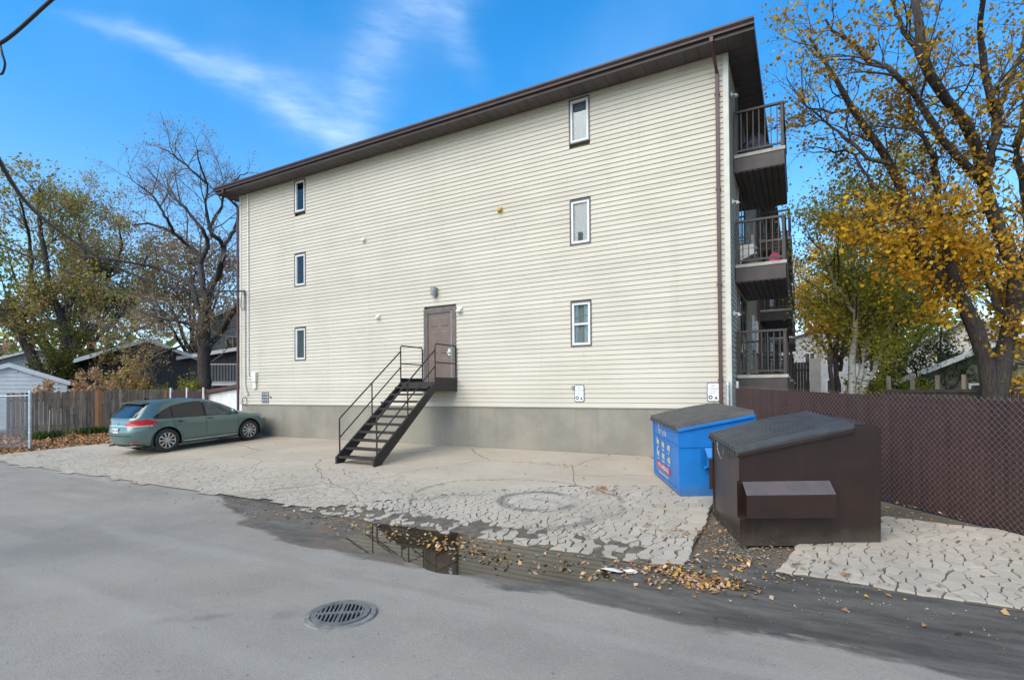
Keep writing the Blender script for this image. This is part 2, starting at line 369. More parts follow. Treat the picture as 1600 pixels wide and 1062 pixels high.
t.links.new(mth(t, 'SUBTRACT', 0.85, mth(t, 'MULTIPLY', mth(t, 'MULTIPLY', wet, smooth(t, n2, 0.35, 0.6)), 0.40)), b.inputs['Roughness'])
b.inputs['Specular IOR Level'].default_value = 0.35
bumpn(t, b, gr, 0.6, 0.010, bumpn(t, b, n2, 0.2, 0.03))
M['asphalt'] = m

# --- concrete
def concrete(name, c1, c2, cracks=False, rnd=False):
    m, t, b = newmat(name); r_ = None
    if rnd: cr, r_ = vecs(t, rnd=True)
    c = vecs(t); xyz = sep(t, c)
    n1 = noise(t, c, 0.6, 6, 0.6); n2 = noise(t, c, 4.5, 6, 0.65); gr = noise(t, c, 90, 3, 0.7)
    base = mixcol(t, smooth(t, n1, 0.35, 0.68), c1, c2)
    base = mixcol(t, mth(t, 'MULTIPLY', smooth(t, n2, 0.52, 0.78), 0.5), base, tuple(k*0.66 for k in c2))
    n3 = noise(t, c, 1.7, 4)
    base = mixcol(t, mth(t, 'MULTIPLY', smooth(t, n3, 0.55, 0.75), 0.4), base, (0.36, 0.29, 0.235))
    # tyre rubber scrubbed in turning circles over the apron
    def ring(cx, cy, rx, ry, w, ns):
        dx = mth(t, 'DIVIDE', mth(t, 'SUBTRACT', xyz[0], cx), rx); dy = mth(t, 'DIVIDE', mth(t, 'SUBTRACT', xyz[1], cy), ry)
        q = mth(t, 'SQRT', mth(t, 'ADD', mth(t, 'MULTIPLY', dx, dx), mth(t, 'MULTIPLY', dy, dy)))
        q = mth(t, 'ADD', q, mth(t, 'MULTIPLY', mth(t, 'SUBTRACT', noise(t, c, 1.1, 3), 0.5), 0.28))
        return mth(t, 'MULTIPLY', smooth(t, mth(t, 'ABSOLUTE', mth(t, 'SUBTRACT', q, 1.0)), w, w*0.25), smooth(t, noise(t, c, ns, 5), 0.36, 0.58))
    rub = mth(t, 'MAXIMUM', ring(14.55, -4.55, 0.62, 0.50, 0.22, 2.0), ring(14.1, -4.6, 1.9, 1.25, 0.035, 9.0))
    rub = mth(t, 'MAXIMUM', rub, mth(t, 'MULTIPLY', ring(14.2, -5.2, 1.5, 0.75, 0.10, 2.2), 0.6))
    base = mixcol(t, mth(t, 'MULTIPLY', rub, 0.75), base, (0.115, 0.11, 0.10))
    if cracks:
        cv = warped(t, c, 1.6, 0.5)
        v1 = voro(t, cv, 5.2).outputs['Distance']; v2 = voro(t, cv, 9.5).outputs['Distance']; v3 = voro(t, warped(t, c, 0.6, 1.0), 0.33).outputs['Distance']
        zone = smooth(t, mth(t, 'ADD', xyz[1], mth(t, 'MULTIPLY', mth(t, 'SUBTRACT', n1, 0.5), 2.2)), -3.6, -4.8)
        ck = mth(t, 'MULTIPLY', mth(t, 'MAXIMUM', smooth(t, v1, 0.045, 0.008), mth(t, 'MULTIPLY', smooth(t, v2, 0.05, 0.0), 0.5)), zone)
        ck = mth(t, 'MULTIPLY', ck, smooth(t, n2, 0.30, 0.52))
        ck = mth(t, 'MAXIMUM', ck, smooth(t, v3, 0.006, 0.001))
        base = mixcol(t, mth(t, 'MULTIPLY', ck, 0.75), base, (0.135, 0.12, 0.10))
        lt = mth(t, 'MULTIPLY', zone, smooth(t, noise(t, c, 14, 3), 0.5, 0.7))
        base = mixcol(t, mth(t, 'MULTIPLY', lt, 0.4), base, (0.52, 0.50, 0.46))
    hv = t.nodes.new('ShaderNodeHueSaturation'); t.links.new(base, hv.inputs['Color'])
    vv = mth(t, 'ADD', mth(t, 'MULTIPLY', gr, 0.35), 0.83)
    if r_ is not None: vv = mth(t, 'MULTIPLY', vv, mth(t, 'ADD', mth(t, 'MULTIPLY', r_, 0.16), 0.92))
    t.links.new(vv, hv.inputs['Value']); t.links.new(hv.outputs[0], b.inputs['Base Color'])
    setin(b, Roughness=0.88); b.inputs['Specular IOR Level'].default_value = 0.25
    nb = bumpn(t, b, n2, 0.25, 0.02)
    if cracks: nb = bumpn(t, b, mth(t, 'SUBTRACT', 1.0, ck), 0.7, 0.012, nb)
    bumpn(t, b, gr, 0.25, 0.004, nb)
    return m
M['concrete'] = concrete('lot_concrete', (0.445, 0.378, 0.290), (0.39, 0.330, 0.250), cracks=True)
M['piece'] = concrete('broken_concrete', (0.415, 0.362, 0.292), (0.36, 0.312, 0.248), rnd=True)
M['foundation'] = None
M['soil'] = mat('crack_soil', (0.150, 0.120, 0.088), (0.095, 0.078, 0.060), 0.95, scale=9, bump=0.5, bscale=60)
m, t, b = newmat('dirt_ground'); c = vecs(t)
dn1 = noise(t, c, 1.2, 6, 0.6); dn2 = noise(t, c, 45, 4, 0.7)
bc = mixcol(t, smooth(t, dn1, 0.38, 0.64), (0.155, 0.118, 0.082), (0.105, 0.09, 0.07))
bc = mixcol(t, mth(t, 'MULTIPLY', smooth(t, dn2, 0.5, 0.72), 0.6), bc, (0.27, 0.23, 0.19))
t.links.new(bc, b.inputs['Base Color']); setin(b, Roughness=0.95); b.inputs['Specular IOR Level'].default_value = 0.1
bumpn(t, b, dn2, 0.6, 0.02); M['dirt'] = m

far = [-700, -300, -150, -80, -50, -35, -25, -18]
tag(sheet('ground', far + list(np.arange(-14, 30.1, 0.5)) + [36, 45, 60, 90, 160, 320, 700],
          [-700, -300, -120, -60, -30, -20, -12, -9] + list(np.arange(-8, 1.1, 0.25)) + [3, 8, 16, 30, 60, 120, 300, 700], -0.035, M['dirt']), kind='structure')
lot_right = 17.2
def road_edge(x): return -6.12 + 0.05*np.sin(x*2.1) + 0.04*np.sin(x*5.3)
tag(sheet('alley_road', [-90, -60, -40, -25, -15, -10] + list(np.arange(-6, 26.01, 0.15)) + [32, 45, 70, 90],
          [-18.5, -15, -12, -10, -9.4, -9, -8.6] + list(np.arange(-8.2, -5.79, 0.08)), 0.0, M['asphalt']), kind='structure')
zone = [(10.9, -6.25), (17.2, -6.25), (17.2, -2.75), (15.2, -3.3), (13.2, -4.45)]
lot = tag(sheet('parking_lot', list(np.arange(-7.05, 17.21, 0.15)) + [17.2], list(np.arange(-6.30, 0.01, 0.1)) + [0.25, 3.0], 0.02, M['concrete'],
     keep=lambda x, y: ~inpoly(x, y, zone) & (y > road_edge(x)) & ((x > -3.9 + 0.75*(y + 5.2)) & (x > -7) | (y > 0.0)) & ((x < 0.1) | (y < 0.1))), kind='structure')
bed = tag(sheet('lot_bed', np.arange(10.6, 17.31, 0.15), np.arange(-6.3, -2.5, 0.1), 0.006, M['soil']), kind='structure')
pad_poly = [(18.12, -5.95), (22.9, -6.25), (22.3, -5.62), (20.5, -3.80), (19.35, -3.72), (18.4, -4.95)]
pad = tag(sheet('concrete_pad', np.arange(18.0, 23.0, 0.1), np.arange(-6.3, -3.6, 0.1), 0.006, M['soil'], keep=lambda x, y: inpoly(x, y, pad_poly)), kind='structure')

# --- broken concrete: cells of a warped Voronoi diagram, each piece an object
def clip(poly, nx, ny, d):
    out = []
    for k in range(len(poly)):
        p, q = poly[k], poly[(k+1) % len(poly)]; a = p[0]*nx + p[1]*ny - d; c_ = q[0]*nx + q[1]*ny - d
        if a <= 0: out.append(p)
        if (a < 0 < c_) or (c_ < 0 < a):
            s_ = a/(a - c_); out.append((p[0] + (q[0]-p[0])*s_, p[1] + (q[1]-p[1])*s_))
    return out
def pairgap(i, j):
    k = (min(i, j)*7919 + max(i, j)*104729) % 1000/1000.0
    return 0.45 if k < 0.25 else (0.7 if k < 0.6 else (0.9 if k < 0.85 else 1.6))
def cells(poly, size, rng, gap, tries=9000):
    xs = [p[0] for p in poly]; ys = [p[1] for p in poly]; pts = []
    P = np.zeros((0, 2))
    for _ in range(tries):
        x, y = rng.uniform(min(xs), max(xs)), rng.uniform(min(ys), max(ys))
        if not inpoly(np.array([x]), np.array([y]), poly)[0]: continue
        r = size(x, y)
        if len(P) and ((P - (x, y))**2).sum(1).min() < (r*0.72)**2: continue
        P = np.vstack([P, (x, y)])
    res = []
    cw = sum((poly[(k+1) % len(poly)][0]-poly[k][0])*(poly[(k+1) % len(poly)][1]+poly[k][1]) for k in range(len(poly)))
    order = poly if cw < 0 else poly[::-1]                         # counter-clockwise
    for i, (x, y) in enumerate(P):
        d2 = ((P - P[i])**2).sum(1); nb = np.argsort(d2)[1:22]
        c_ = [(x-1, y-1), (x+1, y-1), (x+1, y+1), (x-1, y+1)]
        for j in nb:
            dx, dy = P[j] - P[i]; L = math.hypot(dx, dy); nx, ny = dx/L, dy/L
            c_ = clip(c_, nx, ny, nx*(x + dx/2) + ny*(y + dy/2) - gap(x, y)*pairgap(i, int(j))/2)
            if len(c_) < 3: break
        for k in range(len(order)):
            if len(c_) < 3: break
            (x0, y0), (x1, y1) = order[k], order[(k+1) % len(order)]; L = math.hypot(x1-x0, y1-y0)
            nx, ny = (y1-y0)/L, -(x1-x0)/L
            c_ = clip(c_, nx, ny, nx*x0 + ny*y0)
        if len(c_) >= 3: res.append(c_)
    return res
def area(p): return abs(sum(p[k][0]*p[(k+1) % len(p)][1] - p[(k+1) % len(p)][0]*p[k][1] for k in range(len(p))))/2
def wrp(x, y):
    return (x + 0.022*math.sin(5.1*y + 2.2*math.sin(3.3*x)) + 0.009*math.sin(24*y + 3*x), y + 0.022*math.sin(4.7*x + 1.9*math.sin(3.9*y)) + 0.009*math.sin(23*x - 4*y))
def piece_geo(poly, mb, rng, top):
    pts = []
    for k in range(len(poly)):
        p, q = poly[k], poly[(k+1) % len(poly)]; n = 3 if math.hypot(q[0]-p[0], q[1]-p[1]) > 0.10 else 1
        for s_ in range(n):
            f_ = s_/n; jx = rng.uniform(-.010, .010) if s_ else 0
            pts.append((p[0] + (q[0]-p[0])*f_ + jx, p[1] + (q[1]-p[1])*f_ + jx))
    pts = [wrp(*p) for p in pts]; n = len(pts)
    cx = sum(p[0] for p in pts)/n; cy = sum(p[1] for p in pts)/n
    tx, ty = rng.uniform(-.006, .006), rng.uniform(-.006, .006); h = top + rng.uniform(-.002, .002)
    zt = lambda x, y: gz(x, y) + h + tx*(x-cx) + ty*(y-cy)
    inner = [(cx + (x-cx)*0.985, cy + (y-cy)*0.985) for x, y in pts]
    V = [(x, y, gz(x, y) - 0.02) for x, y in pts] + [(x, y, zt(x, y) - 0.003) for x, y in pts] + [(x, y, zt(x, y)) for x, y in inner]
    Fs = [tuple(range(2*n, 3*n))] + [(r*n + i, r*n + (i+1) % n, (r+1)*n + (i+1) % n, (r+1)*n + i) for r in (0, 1) for i in range(n)]
    mb.add(V, Fs); return cx, cy
rng = random.Random(11)
def lay(polys, parent, limit=290):
    polys = sorted(polys, key=area, reverse=True)
    for p in polys[:limit]:
        if area(p) < 0.0015: continue
        mb = MB(); piece_geo(p, mb, rng, 0.022); mb.build('concrete_piece', M['piece'], parent, smooth=15)
    rest = [p for p in polys[limit:] if area(p) > 0.0006]
    if rest:
        mb = MB()
        for p in rest: piece_geo(p, mb, rng, 0.024)
        tag(mb.build('concrete_crumbs', M['piece'], parent, smooth=15), kind='stuff')
szl = lambda x, y: np.clip(0.15 + 0.045*(x - 11.5) + 0.10*max(0, y + 5.0)*(x > 14), 0.15, 0.60)*0.72*rng.choice((0.5, 0.75, 1.0, 1.5))
pl = cells(zone, szl, rng, lambda x, y: 0.0145 + 0.010*(y < -5.3))
pl = [p for p in pl if not ((sum(q[1] for q in p)/len(p) < -5.72) and rng.random() < 0.30 + 0.4*(sum(q[0] for q in p)/len(p) < 14.5))]
lay(pl, bed)
lay(cells(pad_poly, lambda x, y: 0.33*rng.choice((0.4, 0.7, 1.0, 1.7)), rng, lambda x, y: 0.0185), pad)

# --- water standing in the gutter
m, t, b = newmat('puddle_water'); c = vecs(t)
setin(b, Roughness=0.03, IOR=1.33); b.inputs['Specular IOR Level'].default_value = 0.55
t.links.new(mixcol(t, smooth(t, noise(t, c, 1.5, 4), 0.4, 0.65), (0.044, 0.034, 0.020), (0.024, 0.018, 0.010)), b.inputs['Base Color'])
bumpn(t, b, noise(t, c, 3.2, 2, stretch=(0.6, 2.0, 1)), 0.02, 0.01); M['water'] = m
WZ = 0.018
mb = MB(); mb.box(11.6, 17.6, -7.75, -5.85, WZ - 0.004, WZ)
tag(mb.build('puddle', M['water']), kind='structure')

# --- fallen leaves, pebbles
m, t, b = newmat('dry_leaf'); at = t.nodes.new('ShaderNodeAttribute'); at.attribute_name = 'tint'
t.links.new(at.outputs['Color'], b.inputs['Base Color']); setin(b, Roughness=0.75); b.inputs['Specular IOR Level'].default_value = 0.2
M['dry_leaf'] = m
LEAFC = np.array([(0.42, 0.22, 0.06), (0.36, 0.17, 0.07), (0.30, 0.15, 0.075), (0.48, 0.30, 0.12), (0.50, 0.33, 0.20), (0.22, 0.11, 0.06), (0.46, 0.23, 0.03), (0.40, 0.28, 0.20)])
nr = np.random.default_rng(5)
def leaf_carpet(name, label, xy, size, pal=LEAFC, lift=0.006, zf=None, flat=0.35):
    n = len(xy); sc_ = nr.lognormal(0, 0.38, n); z = (g(xy[:, 0], xy[:, 1]) if zf is None else zf(xy)) + lift + nr.uniform(0, 0.012, n)
    a = nr.uniform(0, 2*np.pi, n); s_ = size*np.clip(sc_, .4, 1.25)*0.85
    d = np.stack([np.cos(a), np.sin(a), nr.normal(0, flat, n)], 1); e = np.stack([-np.sin(a), np.cos(a), nr.normal(0, flat, n)], 1)
    c_ = np.stack([xy[:, 0], xy[:, 1], z + 0.25*s_*np.abs(d[:, 2])], 1)
    S_ = s_[:, None]
    curl = np.zeros((n, 3)); curl[:, 2] = nr.uniform(0.0, 0.3, n)
    V = np.stack([c_ - d*S_*.5, c_ - d*S_*.12 + e*S_*.36 + curl*S_, c_ + d*S_*.52, c_ - d*S_*.05 - e*S_*.36 + curl*S_*.7], 1).reshape(-1, 3)
    V[:, 2] = np.maximum(V[:, 2], np.repeat(z, 4) - 0.002)
    i = np.arange(n)*4; Fq = np.concatenate([np.stack([i, i+1, i+2], 1), np.stack([i, i+2, i+3], 1)])
    col = pal[nr.integers(0, len(pal), n)]*nr.uniform(0.7, 1.25, (n, 1))
    o = link(name, np_mesh(name, V, Fq, M['dry_leaf'], np.repeat(col, 4, 0)))
    return tag(o, label, 'leaves', kind='stuff')
def blob(cx, cy, sx, sy, n, rot=0):
    p = nr.normal(0, 1, (n, 2))*(sx, sy); c_, s_ = math.cos(rot), math.sin(rot)
    return np.stack([cx + p[:, 0]*c_ - p[:, 1]*s_, cy + p[:, 0]*s_ + p[:, 1]*c_], 1)
wz = lambda xy: np.maximum(g(xy[:, 0], xy[:, 1]), WZ)
lf = [blob(13.3, -6.70, 0.6, 0.12, 45, -.05), blob(14.4, -6.80, 0.4, 0.13, 90, -.1), blob(15.4, -6.95, 0.5, 0.16, 45, -.05), blob(16.3, -6.80, 0.45, 0.18, 60),
      blob(17.15, -6.50, 0.26, 0.16, 300), blob(17.6, -6.62, 0.22, 0.13, 170, .1), blob(17.75, -5.95, 0.25, 0.18, 80), blob(14.2, -6.5, 0.9, 0.22, 70), blob(12.4, -6.6, 0.8, 0.25, 40),
      blob(18.8, -6.7, 0.9, 0.4, 26), blob(11.0, -6.6, 1.2, 0.3, 50)]
leaf_carpet('gutter_leaves', 'brown and orange fallen leaves floating along the puddle and heaped in the gutter', np.concatenate(lf), 0.062, zf=wz)
lf = [blob(15.35, -3.6, 0.16, 0.10, 60), blob(15.6, -3.85, 0.2, 0.1, 35), blob(16.9, -5.2, 0.25, 0.12, 40), blob(16.4, -4.9, 0.6, 0.4, 40), blob(15.9, -5.7, 0.5, 0.15, 40), blob(17.6, -5.3, 0.2, 0.5, 120),
      blob(13.6, -1.8, 0.5, 0.12, 40), blob(9.2, -4.0, 0.6, 0.1, 26), blob(10.5, -3.9, 0.9, 0.3, 22), blob(12, -3, 4, 1.6, 70), blob(18.4, -5.7, 0.3, 0.2, 30), blob(20, -5, 1.2, 0.5, 22), blob(19.9, -3.3, 0.5, 0.25, 60)]
leaf_carpet('scattered_leaves', 'small dry leaves scattered over the concrete lot and beside the bins', np.concatenate(lf), 0.055, lift=0.034, flat=0.25)
u_ = nr.uniform(0, 1, (15000, 2)); xy = np.stack([-12 + u_[:, 0]*9.5, -5.9 + u_[:, 1]*8.5], 1)
xy = xy[(xy[:, 0] < -3.75 + 0.75*(xy[:, 1] + 5.2) + nr.normal(0, .12, len(xy))) | (xy[:, 1] > 0.2)]
leaf_carpet('leaf_litter', 'thick orange brown leaf litter covering the strip along the wooden fence', xy, 0.10, lift=-0.02, pal=LEAFC*np.array([1.05, 0.92, 0.8]))
p = np.concatenate([blob(14.0, -8.6, 5.0, 1.1, 420), blob(8.0, -8.0, 5.0, 1.3, 320), blob(17.75, -5.0, 0.28, 0.6, 1500), blob(18.6, -3.6, 0.8, 0.5, 700), blob(12.0, -6.45, 2.4, 0.28, 260), blob(18.2, -6.45, 1.6, 0.4, 200)])
n = len(p); r_ = nr.uniform(0.004, 0.017, n); r_ = np.where(p[:, 1] < -6.9, r_*0.45, r_); cz = g(p[:, 0], p[:, 1]) - 0.02 + 0.4*r_ + 0.02*(p[:, 1] < -6)
oc = np.array([(1,0,0),(-1,0,0),(0,1,0),(0,-1,0),(0,0,.7),(0,0,-.7)])
V = (np.stack([p[:, 0], p[:, 1], cz], 1)[:, None] + oc[None]*r_[:, None, None]*nr.uniform(.7, 1.3, (n, 6, 1))).reshape(-1, 3)
ft = np.array([(0,2,4),(2,1,4),(1,3,4),(3,0,4),(2,0,5),(1,2,5),(3,1,5),(0,3,5)])
Fq = (np.arange(n)[:, None, None]*6 + ft[None]).reshape(-1, 3)
pc = np.array([(0.20, 0.17, 0.14), (0.28, 0.25, 0.21), (0.14, 0.12, 0.10), (0.33, 0.28, 0.22)])[nr.integers(0, 4, n)]
tag(link('gravel', np_mesh('gravel', V, Fq, M['dry_leaf'], np.repeat(pc, 6, 0))), 'loose grey brown gravel beside the brown dumpster', 'gravel', kind='stuff')

# --- storm drain, litter
dr = thing('storm_drain', 'round cast iron storm drain grate set in the asphalt alley', 'drain', (14.80, -9.0, gz(14.8, -9.0)))
M['iron'] = mat('cast_iron', (0.20, 0.19, 0.175), (0.13, 0.125, 0.115), 0.6, metal=0.3, scale=9, bump=0.3, bscale=70)
M['pit'] = mat('pit_shade', (0.006, 0.006, 0.006), None, 0.95)
M['iron_rim'] = mat('drain_collar', (0.24, 0.225, 0.20), (0.13, 0.125, 0.115), 0.85, scale=8, bump=0.6, bscale=50)
mb = MB(); mb.lathe([(0.0, 0.007), (0.235, 0.007)], 40); mb.build('pit', M['pit'], dr)  # flat disc laid on the uncut road, black painted for the pit's shade
mb = MB(); mb.lathe([(0.315, 0.001), (0.305, 0.013), (0.262, 0.017), (0.258, 0.006)], 48); mb.build('collar', M['iron_rim'], dr, smooth=40)
mb = MB(); mb.lathe([(0.254, 0.007), (0.252, 0.024), (0.205, 0.026), (0.203, 0.007)], 48); gt = mb.build('grate', M['iron'], dr, smooth=40)
ang = rad(36)
def rot(x, y): return (x*math.cos(ang) - y*math.sin(ang), x*math.sin(ang) + y*math.cos(ang))
mb = MB(); mb.bar((*rot(-0.205, 0), .016), (*rot(0.205, 0), .016), 0.030, 0.018); mb.build('grate_bar', M['iron'], gt)
for k in range(-5, 6):
    x = k*0.0365; h = math.sqrt(0.212**2 - x*x); w = 0.030 if k == 0 else 0.0155
    mb = MB(); mb.bar((*rot(x, -h), .015), (*rot(x, h), .015), w, 0.017); mb.build('grate_bar', M['iron'], gt)
mb = MB(); r2 = random.Random(3)
for cx, cy, s_ in ((16.55, -6.70, 0.15), (16.74, -6.66, 0.10)):
    k = 7; pts = [(cx + s_*math.cos(6.28*i/k)*r2.uniform(.7, 1.1), cy + .55*s_*math.sin(6.28*i/k)*r2.uniform(.7, 1.1), 0.03 + r2.uniform(0, .035)) for i in range(k)]
    mb.add(pts + [(cx, cy, 0.065)] + [(p_[0], p_[1], p_[2] - .002) for p_ in pts], [(i, (i+1) % k, k) for i in range(k)] + [tuple(k+1+i for i in range(k))])
tag(mb.build('litter_paper', mat('litter_paper', (0.75, 0.74, 0.74), (0.62, 0.55, 0.55), 0.7, scale=12)), 'crumpled white paper litter among the leaves in the gutter', 'litter')
# ================================================================== APARTMENT BUILDING
W, LEN, ZS, ZT, GB = 17.055, 36.0, 1.609, 9.417, 0.45
m, t, b = newmat('foundation_concrete'); c = vecs(t)
fn1 = noise(t, c, 0.9, 6, 0.6); fn2 = noise(t, c, 5, 6, 0.65); fs = noise(t, c, 1.6, 5, 0.6, stretch=(2.2, 1, 0.25))
fc = mixcol(t, smooth(t, fn1, 0.35, 0.66), (0.285, 0.255, 0.208), (0.222, 0.202, 0.166))
fc = mixcol(t, mth(t, 'MULTIPLY', smooth(t, fs, 0.5, 0.72), 0.65), fc, (0.20, 0.195, 0.165))
fc = mixcol(t, mth(t, 'MULTIPLY', smooth(t, fn2, 0.55, 0.75), 0.35), fc, (0.34, 0.305, 0.25))
fc = mixcol(t, mth(t, 'MULTIPLY', smooth(t, noise(t, c, 22, 5, 0.75), 0.52, 0.7), 0.45), fc, (0.19, 0.17, 0.14))
fc = mixcol(t, mth(t, 'MULTIPLY', smooth(t, noise(t, c, 2.6, 7, 0.7), 0.55, 0.68), 0.5), fc, (0.225, 0.20, 0.16))
t.links.new(fc, b.inputs['Base Color']); setin(b, Roughness=0.88); b.inputs['Specular IOR Level'].default_value = 0.25
bumpn(t, b, noise(t, c, 45, 4), 0.3, 0.008, bumpn(t, b, fn2, 0.3, 0.02)); M['foundation'] = m
B = thing('apartment_building', 'three storey cream vinyl sided apartment block with brown eaves and side balconies', 'building', (W/2, 6, GB), w=True)
mb = MB(); mb.box(0.02, W - 0.02, 0.02, LEN - .1, -0.3, ZS - 0.01); mb.build('foundation', M['foundation'], B)
mb = MB(); mb.box(0.0, W - 0.12, 0.12, LEN, ZS - 0.02, ZT + 0.1); core = mb.build('wall_core', M['siding'], B)
WIN = [(3.022, 3.576), (13.321, 13.875)]
zwin = [3.129, 3.129 + 2.5575, 3.129 + 5.115]; WH = 1.132
DOOR = (8.66, 9.81, 2.20, 4.445)
ope = [(a, b_, z, z + WH) for a, b_ in WIN for z in zwin] + [DOOR]
NB = 67; PITCH = (ZT - ZS)/NB
r3 = random.Random(21)
def segs(lo, hi, z0, z1, holes):
    cut = sorted((a, b_) for a, b_, c0_, c1_ in holes if c0_ < z1 - 0.004 and c1_ > z0 + 0.004)
    out = []; x = lo
    for a, b_ in cut:
        if a > x: out.append((x, a))
        x = max(x, b_)
    if x < hi: out.append((x, hi))
    return out
def split(sg):
    res = []
    for a, b_ in sg:
        if b_ - a > 5 and r3.random() < 0.7:
            k = r3.uniform(a + 1.5, b_ - 1.5); res += [(a, k - 0.0015), (k + 0.0015, b_)]
        else: res.append((a, b_))
    return res
for k in range(NB):
    z = ZS + k*PITCH
    for a, b_ in split(segs(0.0, W, z, z + PITCH, ope)):
        mb = MB(); mb.prism([(0.03, z), (-0.021, z), (-0.023, z + 0.006), (-0.018, z + 0.016), (-0.004, z + PITCH + 0.001), (0.03, z + PITCH + 0.001)], 'x', a, b_)
        mb.build('siding_board', M['siding'], core)
# side wall towards the balconies
BAYS = [1.0, 9.2, 13.2, 21.4, 25.4]
FL = [2.36, 4.945, 7.53]
sho = []
for y in BAYS:
    for zf in FL: sho.append((y + 0.5, y + 2.3, zf, zf + 2.02))
for y in (6.0, 7.6, 18.3, 19.8, 30.5):
    for zf in FL: sho.append((y, y + 0.9, zf + 0.9, zf + 2.0))
for k in range(NB):
    z = ZS + k*PITCH; mb = MB()
    for a, b_ in [(0.0, LEN)]:
        V = [(W - 0.03, z), (W + 0.020, z), (W + 0.023, z + 0.006), (W + 0.017, z + 0.016), (W + 0.004, z + PITCH + .001), (W - 0.03, z + PITCH + .001)]
        mb.prism(V, 'y', a, b_)
    mb.build('siding_board', M['siding'], core)
for y0, y1, z0, z1 in sho:
    tall = z1 - z0 > 1.5
    mb = MB(); X0, X1 = W + 0.005, W + 0.075; e = 0.06
    mb.box(X0, X1, y0, y0 + e, z0, z1); mb.box(X0, X1, y1 - e, y1, z0, z1); mb.box(X0, X1, y0 + e, y1 - e, z1 - e, z1); mb.box(X0, X1, y0 + e, y1 - e, z0, z0 + e)
    mb.box(X0 + 0.03, X1 - 0.015, (y0 + y1)/2 - .03, (y0 + y1)/2 + .03, z0 + e, z1 - e)
    fr = mb.build('patio_door' if tall else 'window', M['white_frame' if not tall else 'dark_trim'], B)
    mb = MB(); mb.box(W + 0.045, W + 0.052, y0 + e, y1 - e, z0 + e, z1 - e); mb.build('pane', M['glass'], fr)
    mb = MB(); mb.box(W + 0.024, W + 0.032, y0 + .01, y1 - .01, z0 + .01, z1 - .01); mb.build('pane_backing', M['dark_inside'] if tall else M['curtain'], fr)  # patio doors: dark panel painted as the unlit room; windows: curtain
# corner posts and starter strip
mb = MB(); mb.box(W - 0.085, W + 0.032, -0.032, 0.085, ZS - 0.02, ZT); mb.build('corner_trim', M['corner'], B, bevel=0.006)
mb = MB(); mb.box(-0.032, 0.085, -0.032, 0.085, ZS - 0.02, ZT); mb.build('corner_trim', M['corner'], B, bevel=0.006)
mb = MB(); mb.box(0.086, W - 0.086, -0.012, 0.02, ZS - 0.016, ZS - 0.001); mb.build('starter_strip', M['corner'], B)
mb = MB(); mb.box(0.086, W - 0.086, -0.028, 0.0, ZT - 0.05, ZT - 0.002); mb.build('frieze_strip', M['corner'], B)

# ---- windows on the end wall
def window(x0, x1, z0, z1, hung=False):
    e = 0.032; mb = MB()
    for q in ((x0, x0 + e, z0, z1), (x1 - e, x1, z0, z1), (x0 + e, x1 - e, z1 - e, z1), (x0 + e, x1 - e, z0, z0 + e)):
        mb.box(q[0], q[1], -0.034, 0.06, q[2], q[3])
    wn_ = mb.build('window', M['dark_trim'], B)
    a, b_, c_, d = x0 + e + .002, x1 - e - .002, z0 + e + .002, z1 - e - .002; f = 0.058; mb = MB()
    for q in ((a, a + f, c_, d), (b_ - f, b_, c_, d), (a + f, b_ - f, d - f, d), (a + f, b_ - f, c_, c_ + f)):
        mb.box(q[0], q[1], -0.022, 0.06, q[2], q[3])
    if hung: mb.box(a + f, b_ - f, -0.012, 0.05, (c_ + d)/2 - 0.03, (c_ + d)/2 + 0.02)
    mb.build('window_frame', M['white_frame'], wn_, bevel=0.005)
    mb = MB(); mb.box(a + f - .006, b_ - f + .006, 0.018, 0.024, c_ + f - .006, d - f + .006); mb.build('pane', M['glass'], wn_)
    if hung:
        mb = MB(); n_ = 28; V = []
        for i in range(n_ + 1):
            x = a + (b_ - a)*i/n_; y = 0.085 + 0.012*math.sin(i*1.9); V += [(x, y, c_ + 0.02), (x, y, d)]
        mb.add(V, [(2*i, 2*i + 2, 2*i + 3, 2*i + 1) for i in range(n_)]); mb.build('curtain', M['curtain'], wn_)
    else:
        mb = MB()
        n_ = 7
        for i in range(n_):
            xa = a + (b_ - a)*i/n_; mb.box(xa, xa + (b_ - a)/n_ - 0.004, 0.07 + 0.004*(i % 2), 0.076 + 0.004*(i % 2), c_, d)
        mb.build('blind', M['blind'], wn_)
for i, (a, b_) in enumerate(WIN):
    for k, z in enumerate(zwin): window(a, b_, z, z + WH, hung=(i == 1 and k == 0))

# ---- door
x0, x1, z0, z1 = DOOR; mb = MB(); e = 0.085
mb.box(x0, x0 + e, -0.04, 0.09, z0, z1); mb.box(x1 - 0.14, x1, -0.04, 0.09, z0, z1); mb.box(x0 + e, x1 - 0.14, -0.04, 0.09, z1 - e, z1)
df = mb.build('door_frame', M['door_frame'], B, bevel=0.006)
M['jamb'] = mat('door_jamb', (0.26, 0.235, 0.22), (0.2, 0.18, 0.17), 0.5, scale=5)
mb = MB(); jx0, jx1 = x0 + e + .001, x1 - 0.141
mb.box(jx0, jx0 + .03, -0.02, 0.09, z0 + .02, z1 - e - .001); mb.box(jx1 - .045, jx1, -0.02, 0.09, z0 + .02, z1 - e - .001); mb.box(jx0 + .03, jx1 - .045, -0.02, 0.09, z1 - e - .035, z1 - e - .001)
mb.box(jx0 + .03, jx1 - .045, -0.045, 0.09, z0 + .02, z0 + .055); mb.build('jamb', M['jamb'], df)
dx0, dx1, dz0, dz1 = jx0 + .032, jx1 - .047, z0 + .058, z1 - e - .037
mb = MB(); mb.box(dx0, dx1, 0.02, 0.065, dz0, dz1); dl_ = mb.build('door', M['door'], B)
wd = dx1 - dx0; hd = dz1 - dz0
